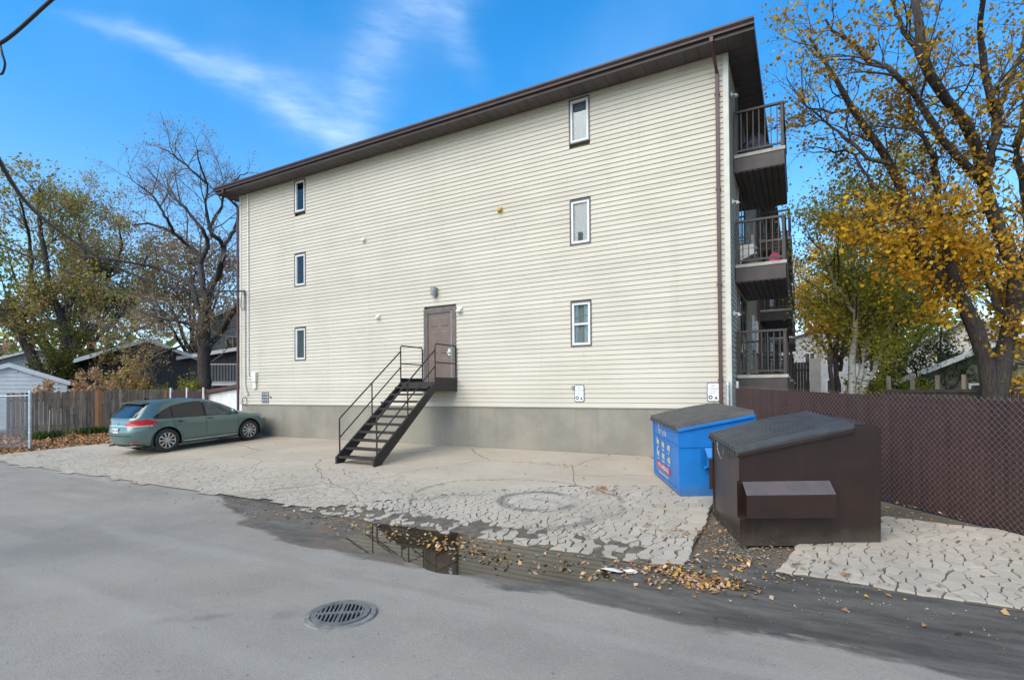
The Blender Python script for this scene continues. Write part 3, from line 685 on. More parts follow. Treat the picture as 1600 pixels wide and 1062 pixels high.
for cx in (0.285, 0.715):
    for za, zb in ((0.06, 0.36), (0.42, 0.74), (0.80, 0.93)):
        mb = MB(); p0, p1 = dx0 + (cx - .155)*wd, dx0 + (cx + .155)*wd; q0, q1 = dz0 + za*hd, dz0 + zb*hd
        mb.add([(p0, .0195, q0), (p1, .0195, q0), (p1, .0195, q1), (p0, .0195, q1), (p0+.03, .008, q0+.03), (p1-.03, .008, q0+.03), (p1-.03, .008, q1-.03), (p0+.03, .008, q1-.03)],
               [(0,1,5,4),(1,2,6,5),(2,3,7,6),(3,0,4,7),(4,5,6,7)]); mb.build('door_panel', M['door'], dl_)
mb = MB(); mb.box(dx1 - .115, dx1 - .03, 0.004, 0.02, dz0 + .80, dz0 + 1.0); mb.tube([(dx1 - .085, .005, dz0 + .88), (dx1 - .085, -.045, dz0 + .88)], 0.018, 10)
mb.lathe([(0.0, -.07), (0.026, -.066), (0.032, -.05), (0.02, -.038)], 14, 'y', (dx1 - .085, 0, dz0 + .88)); mb.build('door_handle', M['steel'], dl_, smooth=40)
for zz in (0.2, 0.8, 1.75):
    mb = MB(); mb.box(dx0 - .012, dx0 + .006, 0.002, 0.02, dz0 + zz, dz0 + zz + .1); mb.build('hinge', M['dark_trim'], dl_)

# ---- soffit, fascia, gutter, roof
OH = 0.59
rf_ = MB(); zr = ZT + 0.20; hw = W/2 + OH; rz = zr + hw*0.22
rf_.add([(-OH, -OH, zr), (W+OH, -OH, zr), (W+OH, LEN+OH, zr), (-OH, LEN+OH, zr), (W/2, hw-OH, rz), (W/2, LEN+OH-hw, rz)], [(0,1,4),(1,2,5,4),(2,3,5),(3,0,4,5),(0,3,2,1)])
roof = rf_.build('roof', M['shingle'], B)
mb = MB(); mb.box(-OH, W+OH, -OH, -OH+.02, ZT-.02, ZT+.19); mb.box(W+OH-.02, W+OH, -OH+.021, LEN+OH, ZT-.02, ZT+.19); mb.box(-OH, -OH+.02, -OH+.021, LEN+OH, ZT-.02, ZT+.19)
mb.build('fascia', M['brown_metal'], roof)
prof = [(-OH-.002, ZT+.06), (-OH-.07, ZT+.06), (-OH-.075, ZT+.10), (-OH-.115, ZT+.15), (-OH-.115, ZT+.19), (-OH-.10, ZT+.19), (-OH-.10, ZT+.16), (-OH-.002, ZT+.16)]
mb = MB(); mb.prism(prof, 'x', -OH - .01, W + OH + .01); mb.build('gutter', mat('gutter_metal', (0.058, 0.034, 0.034), (0.045, 0.028, 0.028), 0.45, scale=3), roof)
sp = 0.3; nfront = int((W + 2*OH - .04)/sp) + 1; me_f = None
for i in range(nfront):
    xa = -OH + .02 + i*sp; xb = min(xa + sp - .012, W + OH - .02)
    if xb - xa < 0.03: continue
    mb = MB(); mb.box(xa, xb, -OH + .021, -0.024, ZT + .0, ZT + .02); mb.build('soffit_panel', M['soffit'], roof)
mb = MB(); mb.box(-OH + .02, W + OH - .02, -OH + .021, LEN, ZT + .012, ZT + .05); mb.build('soffit_backing', M['dark_trim'], roof)
for i in range(118):
    ya = -0.0235 + i*sp + 0.02
    if ya > LEN: break
    mb = MB(); mb.box(W + 0.024, W + OH - .021, ya, ya + sp - .012, ZT, ZT + .02); mb.build('soffit_panel', M['soffit'], roof)

# ---- downspouts
def downspout(x, xt, zb):
    mb = MB(); mb.bar((xt, -OH - .05, ZT + .05), (xt, -OH - .05, ZT - .06), 0.075, 0.06); mb.bar((xt, -OH - .05, ZT - .05), (x, -0.065, ZT - .42), 0.075, 0.06, up=(1, 0, 0)); mb.bar((x, -0.065, ZT - .40), (x, -0.065, zb), 0.075, 0.06, up=(0, 1, 0))
    d = mb.build('downspout', M['maroon'], B, bevel=0.006)
    z = ZT - 0.9
    while z > zb:
        mb = MB(); mb.box(x - .055, x + .055, -0.100, -0.030, z, z + .035); mb.build('strap', M['maroon'], d); z -= 2.1
downspout(16.86, 16.83, 0.55); downspout(-0.075, -0.06, 0.62)

# ---- balconies
def balcony_parts(D=1.08, L=3.0):
    """local coordinates: x away from the wall, y along it, z from the deck"""
    P = {}
    P['slab'] = [(MB().box(0.03, D, 0, L, -0.40, -0.075), 'brown_metal')]
    P['deck_edge'] = [(MB().box(0.03, D + .02, -.02, L + .02, -0.072, 0.0), 'deck_edge')]
    P['soffit_strip'] = [(MB().box(0.05 + i*.128, 0.05 + i*.128 + .108, 0.02, L - .02, -0.418, -0.402), 'soffit') for i in range(8)]
    P['post'] = [(MB().box(x, x + .06, y, y + .06, 0.001, 0.98), 'brown_metal') for x, y in ((D - .07, 0.0), (D - .07, L - .06), (D - .07, L/2), (0.035, 0.0))]
    tr = MB().box(0.03, D + .005, -.012, .062, 0.981, 1.03); tr.box(D - .085, D + .005, .063, L - .063, 0.981, 1.03); tr.box(0.03, D + .005, L - .062, L + .012, 0.981, 1.03)
    br = MB().box(0.096, D - .071, .012, .047, 0.07, 0.11); br.box(D - .058, D - .022, .062, L - .062, 0.07, 0.11); br.box(0.096, D - .071, L - .047, L - .012, 0.07, 0.11)
    P['top_rail'] = [(tr, 'brown_metal')]; P['bottom_rail'] = [(br, 'brown_metal')]
    bl = []
    for i in range(7):
        x = 0.18 + i*.125
        for y in (0.018, L - .042): bl.append((x, y))
    for i in range(1, 24):
        if i != 12: bl.append((D - .052, i*L/24))
    P['baluster'] = [(MB().box(x, x + .022, y, y + .022, 0.1105, 0.9805), 'brown_metal') for x, y in bl]
    return P
BP = balcony_parts()
for bi, y in enumerate(BAYS):
    for zf in FL:
        if bi == 0:
            sl = BP['slab'][0][0].build('balcony', M['brown_metal'], B); sl.location = Vector((W, y, zf)) - Vector(B.location)
            for nm in ('deck_edge', 'soffit_strip', 'post', 'top_rail', 'bottom_rail', 'baluster'):
                for mbp, mk in BP[nm]: mbp.build(nm, M[mk], sl)
        else:
            mb = MB()
            for nm in BP:
                for mbp, mk in BP[nm]:
                    if mk != 'deck_edge': mb.add(mbp.v, mbp.f)
            sl = mb.build('balcony', M['brown_metal'], B); sl.location = Vector((W, y, zf)) - Vector(B.location)
            BP['deck_edge'][0][0].build('deck_edge', M['deck_edge'], sl)
for y, z in ((0.55, 8.75), (0.55, 6.3), (0.55, 3.75)):
    mb = MB(); mb.box(W + .022, W + .05, y - .05, y + .05, z - .05, z + .05); mb.tube([(W + .05, y, z), (W + .12, y, z), (W + .14, y, z - .06)], [.02, .02, .05], 10); mb.build('wall_lamp', M['white_plastic'], B, smooth=40)
for y in (8.3, 20.6):
    mb = MB(); mb.bar((W + .07, y, ZT), (W + .07, y, 0.8), 0.08, 0.06, up=(0, 1, 0)); mb.build('downspout', M['maroon'], B)

# ---- fittings on the end wall
def hood(x, z, m_, s=1.0):
    mb = MB(); mb.box(x - .075*s, x + .075*s, -0.036, -0.018, z - .07*s, z + .075*s)
    mb.add([(x-.06*s, -.036, z+.06*s), (x+.06*s, -.036, z+.06*s), (x+.06*s, -.12*s, z-.01*s), (x-.06*s, -.12*s, z-.01*s), (x-.06*s, -.036, z-.06*s), (x+.06*s, -.036, z-.06*s), (x+.06*s, -.12*s, z-.05*s), (x-.06*s, -.12*s, z-.05*s)],
           [(0,1,2,3),(3,2,6,7),(0,3,7,4),(1,5,6,2),(4,7,6,5)])
    mb.build('vent_hood', m_, B, bevel=0.006)
hood(6.88, 4.36, M['white_plastic']); hood(6.30, 6.86, M['white_plastic']); hood(9.95, 4.33, M['white_plastic'], 1.15); hood(11.29, 6.95, M['yellow_plastic'], 0.95)
mb = MB(); mb.box(9.0, 9.18, -0.05, -0.018, 4.80, 5.04); wl = mb.build('wall_light', M['grey_plastic'], B, bevel=0.008)
mb = MB(); mb.lathe([(0.0, 5.06), (0.085, 5.05), (0.095, 4.98), (0.085, 4.86), (0.06, 4.80), (0, 4.79)], 18, 'z', (9.09, -0.11, 0)); mb.build('lamp_body', M['grey_plastic'], wl, smooth=50)
mb = MB(); mb.lathe([(0.0, 4.775), (0.055, 4.78), (0.055, 4.79)], 14, 'z', (9.09, -0.11, 0)); mb.build('lens', M['white_plastic'], wl, smooth=50)
mb = MB(); mb.box(1.26, 1.62, -0.05, -0.018, 1.67, 1.70); mb.box(1.26, 1.62, -0.05, -0.018, 2.02, 2.06); mb.box(1.26, 1.30, -.05, -.018, 1.701, 2.019); mb.box(1.58, 1.62, -.05, -.018, 1.701, 2.019)
vt = mb.build('louvre_vent', M['grey_plastic'], B)
mb = MB(); mb.box(1.30, 1.58, -.026, -.020, 1.70, 2.02); mb.build('vent_back', M['dark_inside'], vt)
for k in range(3):
    mb = MB(); z = 1.74 + k*.105; mb.add([(1.302, -.024, z + .06), (1.578, -.024, z + .06), (1.578, -.056, z), (1.302, -.056, z), (1.302, -.05, z - .012), (1.578, -.05, z - .012)], [(0,1,2,3),(3,2,5,4)]); mb.build('louvre', M['grey_plastic'], vt)
mb = MB(); mb.tube([(0.51, -.04, 9.40), (0.51, -.04, 2.75)], 0.028, 8); mb.build('conduit', M['white_plastic'], B, smooth=40)
mb = MB(); mb.box(0.76, 1.0, -.11, -.018, 2.42, 2.78); mt_ = mb.build('meter_box', M['white_plastic'], B, bevel=0.01)
mb = MB(); mb.box(0.80, 0.98, -.085, -.018, 2.18, 2.40); mb.build('junction_box', M['white_plastic'], B, bevel=0.008)
mb = MB(); mb.tube([(0.51, -.045, 2.78), (0.53, -.05, 2.62), (0.62, -.05, 2.56), (0.76, -.05, 2.56)], 0.022, 8); mb.build('conduit', M['white_plastic'], B, smooth=40)
cp = [(0.34, -.045, 5.60)] + [(0.345 + .006*math.sin(i*1.7), -.045, 5.6 - i*.36) for i in range(1, 10)] + [(0.42, -.045, 2.1), (0.5, -.045, 1.98), (0.46, -.045, 1.90)]
mb = MB(); mb.tube(cp, 0.014, 6); mb.build('service_cable', M['grey_plastic'], B, smooth=40)
mb = MB(); mb.tube([(0.30 + .13*math.cos(i*.5)*(1 + .05*math.sin(i)), -.05 - .003*(i % 4), 1.73 + .16*math.sin(i*.5)) for i in range(27)], 0.009, 6); mb.build('cable_coil', M['cable'], B, smooth=40)
mb = MB(); mb.tube([(0.34, -.04, 5.62), (0.36, -.10, 5.70), (0.27, -.12, 5.74), (0.18, -.1, 5.55), (0.12, -.08, 5.25), (0.2, -.08, 5.1), (0.33, -.05, 5.2)], 0.011, 6); mb.build('drip_loop', M['cable'], B, smooth=40)
mb = MB(); mb.tube([(0.30, -.05, 5.1), (0.30, -.06, 5.85)], 0.03, 8); mb.build('service_mast', M['grey_plastic'], B, smooth=40)
for x, z in ((7.0, 1.70), (8.0, 1.70), (1.75, 1.86)):
    mb = MB(); mb.tube([(x, -.02, z), (x, -.05, z)], 0.03, 8); mb.build('pipe_cap', M['cable'], B, smooth=40)
mb = MB(); mb.box(13.33, 13.40, -.05, -.02, 2.06, 2.14); mb.build('outlet_box', M['grey_plastic'], B)

# ---- signs with their wording
def text(body, size, x, y, z, m_, parent, rotz=0.0, depth=0.0006, align='CENTER'):
    cu = bpy.data.curves.new('lettering', 'FONT'); cu.body = body; cu.size = size; cu.align_x = align; cu.extrude = depth
    o = bpy.data.objects.new('lettering', cu); COL.objects.link(o); bpy.context.view_layer.update()
    me = bpy.data.meshes.new_from_object(o.evaluated_get(bpy.context.evaluated_depsgraph_get())); bpy.data.objects.remove(o)
    me.materials.clear(); me.materials.append(m_)
    q = bpy.data.objects.new('lettering', me); COL.objects.link(q); q.parent = parent
    q.rotation_euler = (rad(90), 0, rotz); q.location = (x, y, z); return q
def rrect(w, h, r, n=5):
    pts = []
    for cx, cy, a0 in ((w/2-r, h/2-r, 0), (-w/2+r, h/2-r, 90), (-w/2+r, -h/2+r, 180), (w/2-r, -h/2+r, 270)):
        for i in range(n + 1): a = rad(a0 + 90*i/n); pts.append((cx + r*math.cos(a), cy + r*math.sin(a)))
    return pts
def sign(x, z, w, h, label):
    s = thing('wall_sign', label, 'sign', (x, -0.026, z))
    mb = MB(); mb.prism(rrect(w, h, .03), 'y', -0.008, 0.0); mb.build('border', M['ink'], s)
    mb = MB(); mb.prism(rrect(w - .03, h - .03, .022), 'y', -0.0105, -0.0085); mb.build('panel', M['white_sign'], s)
    y = -0.0115
    text('NO', h*.125, 0, y, h*.28, M['ink'], s); text('LOITERING', h*.102, 0, y, h*.145, M['ink'], s)
    text('Premises are', h*.07, 0, y, h*.045, M['ink'], s); text('monitored', h*.07, 0, y, -h*.055, M['ink'], s)
    mb = MB(); mb.lathe([(.045, y - .0006), (.022, y - .0006)], 24, 'y', (-w*.22, 0, -h*.27)); mb.build('pictogram', M['ink'], s)
    mb = MB(); mb.prism([(.02, -.155), (.09, -.155), (.06, -.085), (.04, -.12)], 'y', y - .0006, y); mb.build('pictogram', M['ink'], s)
sign(13.54, 1.955, 0.255, 0.42, 'small white notice sign with dark border below the curtained window')
sign(16.70, 1.97, 0.265, 0.42, 'small white notice sign with dark border beside the maroon downspout above the blue bin')

# ================================================================== STAIRCASE
XL, XR, YB, YT, ZL = 8.60, 9.84, -3.30, -1.05, 2.29
z0g = gz(9.2, -3.3) + 0.02
St = thing('steel_staircase', 'black steel open tread staircase rising from the lot to the brown door', 'staircase', ((XL+XR)/2, -2.0, z0g), w=True)
bm_ = M['black_metal']
for x in (XL, XR - .05):
    mb = MB(); dy, dz = YT - YB, ZL - .05 - z0g
    mb.prism([(YB - .06, z0g), (YB - .06, z0g + .16), (YT, ZL - .02), (YT, ZL - .27), (YB + .16, z0g)], 'x', x, x + .05); mb.build('stringer', bm_, St)
    mb = MB(); mb.box(x - .02 if x == XL else x + .05, x if x == XL else x + .07, YB - .05, YB + .12, z0g, z0g + .012); mb.build('foot_plate', bm_, St)
NT = 10
for k in range(NT):
    f = (k + 0.45)/NT; y = YB + (YT - YB)*f; z = z0g + .09 + (ZL - .12 - z0g)*f
    mb = MB(); mb.box(XL + .05, XR - .05, y - .11, y + .11, z - .008, z + .008); mb.box(XL + .05, XR - .05, y - .118, y - .1105, z - .045, z + .008); mb.build('tread', bm_, St)
mb = MB(); mb.box(XL, XR, YT + .001, -0.03, ZL - .03, ZL); mb.build('landing', bm_, St)
mb = MB(); mb.box(XL + .05, XR - .05, YT + .001, YT + .05, ZL - .26, ZL - .031); mb.box(XL, XL + .05, YT + .001, -.03, ZL - .26, ZL - .031); mb.box(XR - .05, XR, YT + .001, -.03, ZL - .26, ZL - .031); mb.build('landing_frame', bm_, St)
for x in (XL, XR - .012): mb = MB(); mb.box(x, x + .012, YT + .03, -.03, ZL + .001, ZL + .12); mb.build('toe_board', bm_, St)
ra = 0.019
for x in (XL + .025, XR - .025):
    mb = MB(); mb.tube([(x, YT + .03, ZL), (x, YT + .03, ZL + .98), (x, YT + .07, ZL + 1.02), (x, -.10, ZL + 1.02), (x, -.06, ZL + .98), (x, -.06, ZL)], ra, 8); mb.build('landing_rail', bm_, St, smooth=50)
    mb = MB(); mb.tube([(x, YT + .03, ZL + .52), (x, -.06, ZL + .52)], ra*.9, 8); mb.build('mid_rail', bm_, St, smooth=50)
    yb_ = YB + .06; zb_ = z0g + .20
    mb = MB(); mb.tube([(x, YT + .03, ZL + .86), (x, yb_, zb_ + .88), (x, yb_ - .01, zb_ + .84), (x, yb_, zb_ - .1)], ra, 8); mb.build('handrail', bm_, St, smooth=50)
    mb = MB(); mb.tube([(x, YT + .03, ZL + .42), (x, yb_, zb_ + .42)], ra*.9, 8); mb.build('mid_rail', bm_, St, smooth=50)
    f = .5; ym = yb_ + (YT - yb_)*f; zm = zb_ + .88 + (ZL + .86 - zb_ - .88)*f
    mb = MB(); mb.tube([(x, ym, zm), (x, ym, zm - .96)], ra*.9, 8); mb.build('rail_post', bm_, St, smooth=50)
# ================================================================== DUMPSTERS
M['bin_brown'] = mat('brown_bin_paint', (0.033, 0.0175, 0.0135), (0.024, 0.0135, 0.0105), 0.34, scale=2.2, bump=0.10, bscale=14, spec=0.5)
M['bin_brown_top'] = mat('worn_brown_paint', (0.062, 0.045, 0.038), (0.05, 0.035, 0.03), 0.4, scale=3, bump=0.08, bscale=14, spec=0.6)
M['bin_blue'] = mat('blue_bin_paint', (0.012, 0.190, 0.56), (0.012, 0.160, 0.48), 0.42, scale=2.4, bump=0.10, bscale=12, spec=0.5)
M['bin_brown_faded'] = mat('sky_sheen_brown', (0.115, 0.088, 0.084), (0.09, 0.07, 0.066), 0.35, scale=4, spec=0.6)  # lighter brown stands for sky reflected on the pocket tops
M['bin_blue_faded'] = mat('sky_sheen_blue', (0.06, 0.25, 0.60), (0.05, 0.22, 0.55), 0.4, scale=4)  # same painted sky sheen for the blue pockets
M['lid_black'] = mat('black_plastic_lid', (0.040, 0.041, 0.044), (0.056, 0.056, 0.058), 0.42, scale=5, spec=0.5)
M['lid_grey'] = mat('weathered_plastic_lid', (0.075, 0.068, 0.06), (0.11, 0.10, 0.085), 0.6, scale=6, stretch=(1, 5, 1))
M['rust'] = mat('rusty_edge', (0.11, 0.05, 0.028), (0.06, 0.03, 0.02), 0.85, scale=12, bump=0.3, bscale=60)
M['chain'] = mat('chain_metal', (0.35, 0.33, 0.30), (0.2, 0.17, 0.14), 0.5, metal=0.7, scale=20)
M['white_ink'] = mat('white_print', (0.62, 0.68, 0.78), None, 0.6, scale=9)
M['yellow_ink'] = mat('yellow_print', (0.55, 0.52, 0.36), None, 0.6, scale=9)
def wear(m, rust_c, sc):
    t = m.node_tree; b = t.nodes['Principled BSDF']; src = b.inputs['Base Color'].links[0].from_socket; c = vecs(t)
    n_ = noise(t, c, 3.2, 8, 0.72); run_ = noise(t, c, 4.0, 5, 0.6, stretch=(3.0, 3.0, 0.35)); z_ = sep(t, c)[2]
    lowm = smooth(t, mth(t, 'ADD', z_, mth(t, 'MULTIPLY', n_, 0.5)), 0.52, 0.25)
    cc = mixcol(t, mth(t, 'MULTIPLY', smooth(t, run_, 0.56, 0.76), 0.55), src, sc)
    cc = mixcol(t, mth(t, 'MULTIPLY', lowm, 0.45), cc, (0.10, 0.085, 0.068))
    cc = mixcol(t, smooth(t, n_, 0.66, 0.72), cc, rust_c)
    t.links.new(cc, b.inputs['Base Color'])
wear(M['bin_brown'], (0.075, 0.044, 0.032), (0.050, 0.032, 0.026)); wear(M['bin_blue'], (0.06, 0.10, 0.17), (0.03, 0.17, 0.42))
def dumpster(label, loc, ang, U, V_, hf, hb, ulid, paint, lidm, pocket, nr_, tilt=(0, 0)):
    """u runs from the front (low) to the back, v across; origin at the front right foot"""
    d = thing('dumpster', label, 'dumpster', loc, ang); d.rotation_euler = (tilt[0], tilt[1], ang)
    side = [(0.0, 0.05), (U, 0.05), (U, hb), (ulid, hb), (0.0, hf)]
    n_ = len(side); e = 0.006
    mb = MB()
    # shell: floor, two sides, front, back, each with thickness
    mb.prism(side, 'y', 0.0, e); mb.prism(side, 'y', V_ - e, V_)
    mb.box(0.0, e, e, V_ - e, 0.05, hf); mb.box(U - e, U, e, V_ - e, 0.05, hb); mb.box(e, U - e, e, V_ - e, 0.05, 0.06); mb.box(ulid, U - e, e, V_ - e, hb - .006, hb)
    body = mb.build('body', M[paint], d)
    # rolled rim round the mouth
    for y0 in (-0.035, V_ - .015):
        mb = MB(); mb.bar((-.02, y0 + .025, hf - .022), (ulid + .02, y0 + .025, hb - .022), 0.05, 0.05); mb.build('rim', M[paint], d, bevel=0.006)
    mb = MB(); mb.box(-0.045, 0.002, 0.016, V_ - .016, hf - .055, hf - .006); mb.build('rim', M[paint], d, bevel=0.006)
    # skids and lower skirt
    for y0 in (0.03, V_ - .13):
        mb = MB(); mb.box(0.02, U*.64, y0, y0 + .10, 0.0, 0.05); mb.build('skid', M['rust'], d)
    mb = MB(); mb.box(0.0, U*.635, -0.010, -0.001, 0.012, hf*.40); mb.box(0.0, U*.635, -0.022, -0.011, 0.012, 0.045); mb.build('skirt', M[paint], d)
    mb = MB(); mb.box(-0.018, -0.001, 0.0, V_, 0.03, 0.10); mb.build('front_lip', M[paint], d)
    # vertical stiffeners at the front corners
    for y0 in (-0.004, V_ - .046):
        mb = MB(); mb.box(-0.012, -0.001, y0, y0 + .05, 0.101, hf - .056); mb.build('corner_strap', M[paint], d)
    # fork pockets on both sides: open sleeve with sloping top and flared mouth
    p0, p1, pz0, pz1, pd = pocket
    for sgn, y0 in ((-1, 0.0), (1, V_)):
        o = 0.0115 if sgn < 0 else 0.002
        Y = lambda k: y0 + sgn*(k + o)
        mb = MB(); tk = 0.008; zt = pz1; zf = pz1 - .125
        prof = [(0, zt), (pd, zf), (pd, pz0), (0, pz0 + .0)]
        inn = [(0, zt - .012), (pd - tk, zf - .006), (pd - tk, pz0 + tk), (0, pz0 + tk)]
        Vv = [(p0, Y(a), z) for a, z in prof] + [(p1, Y(a), z) for a, z in prof] + [(p0, Y(a), z) for a, z in inn] + [(p1, Y(a), z) for a, z in inn]
        Fs = []
        for i in range(3): Fs += [(i, i+1, 4+i+1, 4+i), (8+i, 12+i, 12+i+1, 8+i+1), (i, 8+i, 8+i+1, i+1), (4+i, 4+i+1, 12+i+1, 12+i)]
        mb.add(Vv, Fs); pk = mb.build('fork_pocket', M[paint], d)
        mb = MB(); mb.add([(p0, Y(.001), zt + .0035), (p1, Y(.001), zt + .0035), (p1, Y(pd), zf + .0035), (p0, Y(pd), zf + .0035)], [(0,1,2,3)]); mb.build('pocket_sheen', M[paint + '_faded'], pk)  # sheet over the pocket slope, sky reflection put into its colour
        mb = MB(); mb.add([(p0, Y(0.004), pz1 + .02), (p0, Y(0.004), pz0 - .03), (p0 - .07, Y(0.03), pz0 - .03), (p0 - .07, Y(0.03), pz1 + .02)], [(0,1,2,3)])
        mb.add([(p0, Y(0.006), pz0), (p0, Y(pd), pz0), (p0 - .06, Y(pd*.45), pz0 - .05)], [(0,1,2)]); mb.build('pocket_flare', M[paint], pk)
    # ridged lid in two leaves
    half = (V_ + .05)/2; L = math.hypot(ulid + .06, hb - hf)
    for j in range(2):
        mb = MB(); y0 = -.025 + j*half + .004; y1 = y0 + half - .008; k = nr_*4; prof = []
        for i in range(k + 1):
            ph = (i % 4); fr_ = (i//4 + (0.0, 0.10, 0.48, 0.58)[ph])*4/k if i < k else 1.0
            prof.append((y0 + (y1 - y0)*fr_, 0.060 if ph in (1, 2) and i < k else 0.0))
        Vv = []; su = 12
        for q in range(su + 1):
            f = q/su; uu = -.055 + f*(ulid + .075); zz = hf + .006 + (hb - hf)*max(0, (uu + .0)/ulid) + 0.028*math.sin(math.pi*f)
            Vv += [(uu, y, zz + h) for y, h in prof]
        n2_ = k + 1; top = [(q*n2_ + i, q*n2_ + i + 1, (q+1)*n2_ + i + 1, (q+1)*n2_ + i) for q in range(su) for i in range(k)]
        mb.add(Vv, top); o_ = len(Vv)
        lip = [(x, y, z - .05) for x, y, z in Vv[:n2_]]; mb.add(Vv[:n2_] + lip, [(i, i+1, n2_+i+1, n2_+i) for i in range(k)])
        sdl = [Vv[q*n2_ + (0 if j == 0 else k)] for q in range(su + 1)]; mb.add(sdl + [(x, y, z - .045) for x, y, z in sdl], [(i, i+1, su+1+i+1, su+1+i) for i in range(su)])
        mb.build('lid', M[lidm], d)
    mb = MB(); mb.tube([(ulid + .03, 0.0, hb + .022), (ulid + .03, V_, hb + .022)], 0.016, 10); mb.build('hinge_rod', M['rust'], d, smooth=40)
    # chain hanging from the lid
    cy = V_*.62; pts = [(-.055, cy, hf + .0), (-.065, cy - .02, hf - .08), (-.06, cy - .10, hf - .16), (-.06, cy - .2, hf - .20), (-.058, cy - .27, hf - .12), (-.06, cy - .3, hf - .03)]
    mb = MB()
    for i in range(len(pts) - 1):
        a, b_ = Vector(pts[i]), Vector(pts[i+1])
        for q in range(3):
            p_ = a.lerp(b_, (q + .5)/3); mb.tube([p_ - (b_-a)*.14, p_ + (b_-a)*.14], 0.008, 6)
    mb.build('chain', M['chain'], d)
    return d
br = dumpster('brown steel front load dumpster with ridged black lid in front of the slatted fence', (17.73, -5.35, 0.115), math.atan2(.61, 1.48), 1.60, 1.22, 1.155, 1.42, 1.27, 'bin_brown', 'lid_black', (0.02, 1.02, 0.40, 0.80, 0.16), 6, (rad(4.5), rad(-1.5)))
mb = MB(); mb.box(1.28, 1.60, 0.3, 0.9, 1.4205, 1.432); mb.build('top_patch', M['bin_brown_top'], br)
bl = dumpster('blue steel recycling dumpster with printed front and weathered ridged lid', (16.67, -3.59, 0.30), rad(26), 1.22, 1.86, 1.10, 1.30, 1.17, 'bin_blue', 'lid_grey', (0.40, 1.16, 0.50, 0.78, 0.15), 8, (rad(2.4), rad(-1.5)))
mb = MB(); mb.box(0.0, 1.22, -0.016, -0.0105, 0.80, 0.825); mb.box(-0.016, -0.0115, 0.0, 1.86, 0.80, 0.82); mb.build('stiffening_rib', M['bin_blue'], bl)
# printed panel on the front of the blue bin (front faces -u, text runs towards -v)
def ftext(body, size, vpos, z, m_): 
    o = text(body, size, -0.008, vpos, z, m_, bl, rotz=rad(-90)); return o
ftext('Recycle', 0.19, 1.10, 0.865, M['white_ink'])
for zr_, caps in ((0.64, ('paper', 'boxes', 'tins')), (0.43, ('jugs', 'cartons', 'foil'))):
    for i, cp_ in enumerate(caps):
        vv = 1.48 - i*.40
        mb = MB(); mb.box(-0.009, -0.007, vv - .10, vv + .02, zr_, zr_ + .10); mb.box(-0.009, -0.007, vv + .025, vv + .09, zr_ + .01, zr_ + .135 - .03*i); mb.build('pictogram', M['yellow_ink'], bl)
        ftext(cp_, 0.062, vv, zr_ - .06, M['white_ink'])
mb = MB(); mb.box(-0.0085, -0.0068, 0.60, 1.62, 0.205, 0.335); mb.build('red_band', M['red_ink'], bl)
o = text('NO GARBAGE', 0.125, -0.0095, 1.11, 0.23, M['white_ink'], bl, rotz=rad(-90))
ftext('cardboard must be flattened', 0.062, 1.10, 0.125, M['white_ink'])

# ================================================================== SLATTED CHAIN LINK FENCE (right)
M['slat'] = mat('brown_fence_slat', (0.044, 0.019, 0.018), (0.032, 0.015, 0.014), 0.55, scale=5, stretch=(1, 1, 0.3), rnd=0.18)
M['wire'] = mat('brown_coated_wire', (0.21, 0.15, 0.135), (0.15, 0.105, 0.095), 0.5, scale=9)
def chainlink(root, A, Bp, h0, h1, hB, pitch, wire_m, r=0.0022, back=0.0):
    """diamond mesh of straight wires between A and B; heights follow the ground at either end"""
    A = Vector(A); Bp = Vector(Bp); d = Bp - A; L = d.length; d.normalize(); n_ = Vector((-d.y, d.x, 0))
    H = h1 - h0; V = []; Fq = []
    def P(s_, hh):
        q = A + d*s_; return q + Vector((0, 0, h0 + hh + hB*(s_/L))) + n_*back
    mb = MB(); slope = 1.15
    run = H/slope; k = int((L + run)/pitch) + 1
    for i in range(-int(run/pitch) - 1, int(L/pitch) + 2):
        for sg in (1, -1):
            s0 = i*pitch; s1 = s0 + run; a, b_ = s0, s1
            t0, t1 = max(0.0, -s0/run), min(1.0, (L - s0)/run)
            if t1 - t0 < 0.02: continue
            ha, hb_ = (t0*H, t1*H) if sg > 0 else (H - t0*H, H - t1*H)
            pa = P(s0 + t0*run, ha) + n_*(0.003*sg); pb = P(s0 + t1*run, hb_) + n_*(0.003*sg)
            mb.tube([pa, pb], r, 4, cap=False)
    return tag(mb.build('wire_mesh', wire_m, root), kind='stuff')
FA, FB = Vector((17.16, -0.16, 0)), Vector((22.9, -6.25, 0))
fz = lambda s_: gz(*(FA.lerp(FB, s_)).xy)
fe = thing('privacy_fence', 'brown slatted chain link fence running diagonally away from the building corner', 'fence', ((FA + FB)/2), w=True)
fe.location.z = gz(20, -3.2)
FLn = (FB - FA).length; fd = (FB - FA).normalized(); fn = Vector((-fd.y, fd.x, 0)); fa_ = math.atan2(fd.y, fd.x)
z_a, z_b = 0.44, 0.12                       # straight grade line along the fence
sl = MB(); sl.box(-.034, .034, -.003, .003, 0.0, 1.585); sme = sl.mesh('slat', M['slat'])
pit_ = 0.074; ns = int(FLn/pit_)
for i in range(ns):
    s_ = (i + .5)*pit_; q = FA + fd*s_; o = link('slat', sme, fe); zz = z_a + (z_b - z_a)*s_/FLn + .03
    o.location = Vector((q.x, q.y, zz)) - Vector(fe.location) + fn*0.008; o.rotation_euler = (0, 0, fa_)
chainlink(fe, FA, FB, z_a + .02, z_a + 1.66, z_b - z_a, pit_, M['wire'], 0.0019, back=-0.006)
